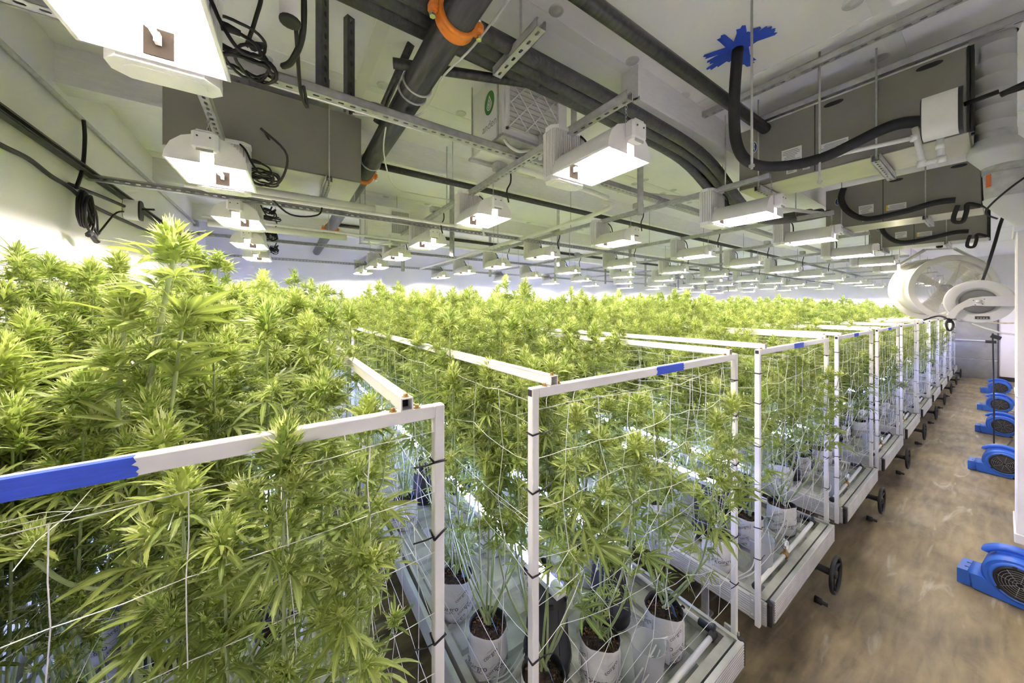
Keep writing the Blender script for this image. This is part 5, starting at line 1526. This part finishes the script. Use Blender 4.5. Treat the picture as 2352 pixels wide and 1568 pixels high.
# ------------------------------------------------------------------ blue floor blowers
def blower():
    r = empty('floor_blower')
    # scroll in the y/z plane, axis along x, outlet towards +y at the floor
    def scroll(sc_):
        pts = []
        cy_, cz = 0, .170
        for a in np.linspace(R(-62), R(215), 30):
            rr = (.150+.018*((a-R(-62))/R(277)))*sc_ if False else .150*sc_+.012*sc_*((R(215)-a)/R(277))
            pts.append((cy_-rr*math.cos(a)*1.03, cz+rr*math.sin(a)))
        return pts
    def body_poly(sc_):
        p = scroll(sc_)          # from lower back, over the top, down to the front
        # lower back start -> floor, outlet at front
        return [(.205*sc_+.0, .008), (-.07*sc_, .008)]+p+[(.150, .128*sc_), (.215*sc_, .118*sc_)]
    P0 = body_poly(.93); P1 = body_poly(1.0)
    n = len(P0); b = MB(); xs = ((-.115, P0), (-.100, P1), (.100, P1), (.115, P0))
    vs = []; fs = []
    for x, P in xs: vs += [(x, u, v) for u, v in P]
    for i in range(3):
        for k in range(n): fs.append((i*n+k, (i+1)*n+k, (i+1)*n+(k+1) % n, i*n+(k+1) % n))
    b.add(vs, fs, 0, True); b.add([vs[k] for k in range(n)], [tuple(range(n))], 0); b.add([vs[3*n+k] for k in range(n)], [tuple(reversed(range(n)))], 0)
    # raised ring round the inlet on both sides
    for s in (-1, 1):
        b.lathe([(.108, s*.112), (.112, s*.124), (.122, s*.126), (.132, s*.118), (.136, s*.112)], (0, -.008, .168), 32, axis='x')
    part('housing', b, M['blue'], r)
    for s in (-1, 1):
        b = MB(); b.lathe([(.0, s*.1165), (.108, s*.1165)], (0, -.008, .168), 32, axis='x')
        b.lathe([(.092, s*.118), (.096, s*.126), (.110, s*.124), (.112, s*.118)], (0, -.008, .168), 32, axis='x')
        for k in range(6):
            rr = .016+k*.0145
            b.tube([(s*(.124-.0), -.008+rr*math.cos(a), .168+rr*math.sin(a)) for a in np.linspace(0, 2*PI, 25)], .0016, 3, cap=False, mi=1)
        for k in range(8):
            a = k*PI/4+.2; b.tube([(s*.125, -.008+.012*math.cos(a), .168+.012*math.sin(a)), (s*.124, -.008+.10*math.cos(a), .168+.10*math.sin(a))], .0018, 3, mi=1)
        for a in (R(80), R(200), R(-40)):
            b.cbox((s*.123, -.008+.112*math.cos(a), .168+.112*math.sin(a)), (.010, .018, .020), (a, 0, 0))
        part('grille', b, [M['black'], M['inkgrey']], r)
    b = MB()   # outlet snout, slightly flared with an open mouth
    o0 = [(.17, .012), (.17, .118)]; 
    b.add([(-.100, .15, .008), (.100, .15, .008), (.100, .15, .125), (-.100, .15, .125), (-.108, .262, .004), (.108, .262, .004), (.108, .262, .110), (-.108, .262, .110)],
          [(0, 1, 5, 4), (1, 2, 6, 5), (2, 3, 7, 6), (3, 0, 4, 7)])
    b.add([(-.098, .258, .014), (.098, .258, .014), (.098, .258, .100), (-.098, .258, .100)], [(0, 1, 2, 3)], 1)
    b.add([(-.108, .262, .004), (.108, .262, .004), (.108, .262, .110), (-.108, .262, .110), (-.098, .258, .014), (.098, .258, .014), (.098, .258, .100), (-.098, .258, .100)], [(0, 1, 5, 4), (1, 2, 6, 5), (2, 3, 7, 6), (3, 0, 4, 7)])
    for k in (-.04, .04): b.box((k-.004, .20, .113), (k+.004, .235, .118), 1)
    part('outlet', b, [M['blue'], M['black']], r)
    b = MB()   # carrying handle hooking forward over the top
    pts = smooth_path([(0, -.172, .165), (0, -.150, .265), (0, -.085, .335), (0, .01, .358), (0, .09, .338), (0, .138, .300), (0, .145, .282)], 4)
    n_ = len(pts); 
    for xx in (-.02, 0, .02): b.tube([(p.x+xx, p.y, p.z) for p in pts], [.020]*n_, 8)
    b.prism([(-.085, .29), (.09, .29), (.10, .31), (.05, .345), (-.06, .345)], -.03, .03, 'x')
    part('handle', b, M['blue'], r)
    b = MB(); b.box((-.09, -.10, .0), (-.06, .20, .010)); b.box((.06, -.10, .0), (.09, .20, .010)); part('foot', b, M['black'], r)
    b = MB(); b.tube(smooth_path([(.10, -.13, .03), (.14, -.20, .012), (.10, -.27, .008), (.0, -.30, .007)]), .005, 6); part('cord', b, M['cable'], r)
    return r
BL = blower(); first = True
for k, (x, y, rz) in enumerate(((4.36, -.08, -.10), (7.50, -.02, -.05), (9.85, -.01, .0), (12.0, .02, .0), (14.5, .03, .06))):
    o = BL if first else dup(BL); first = False
    o.location = (x, y, 0); o.rotation_euler = (0, 0, rz)
    tag(o, 'blue floor blower along the aisle wall, %s from the camera end' % ORD[k], 'blower', 'blue blowers standing along the aisle')
pipe('cable', [(8.2, .065, 1.75), (8.22, .06, 1.3), (8.24, .055, .6), (8.3, .05, .012), (8.6, .0, .008), (9.6, -.1, .008)], .008, 'cable', 'black power cable hanging down to the blowers', 'cable', 6)
br = empty('wall_bracket', (8.2, -.1, 1.78)); tag(br, 'white angled bracket with rope ends and a black sensor', 'bracket')
b = MB(); b.tube([(0, YF+.12, -.10), (0, .10, -.02), (0, .34, .10)], .014, 6); part('arm', b, M['white'], br)
b = MB(); b.tube(smooth_path([(0, .40, .14), (0, .30, .125), (0, .2, .13), (0, .1, .115), (0, 0, .12)]), .010, 6); part('rope', b, M['rope'], br)
b = MB(); b.cbox((0, .14, -.08), (.06, .09, .05), (.4, 0, 0), bev=.008); b.cbox((0, .18, -.15), (.004, .09, .04)); part('sensor_box', b, M['black'], br)
# brown sprinkler head by the first lamp row
sp = empty('sprinkler', (-.35, 3.45, 3.24)); tag(sp, 'brown sprinkler valve hanging behind the second lamp', 'sprinkler')
b = MB(); b.tube([(0, 0, 0), (.08, 0, .02)], .02, 8); b.lathe([(.016, -.05), (.026, -.03), (.018, 0), (.022, .03)], (0.02, 0, 0), 10, capb=True, capt=True); part('body', b, M['copper'], sp)
b = MB(); b.tube([(.09, 0, .02), (.10, 0, .40)], .014, 8); part('riser', b, M['pvc'], sp)
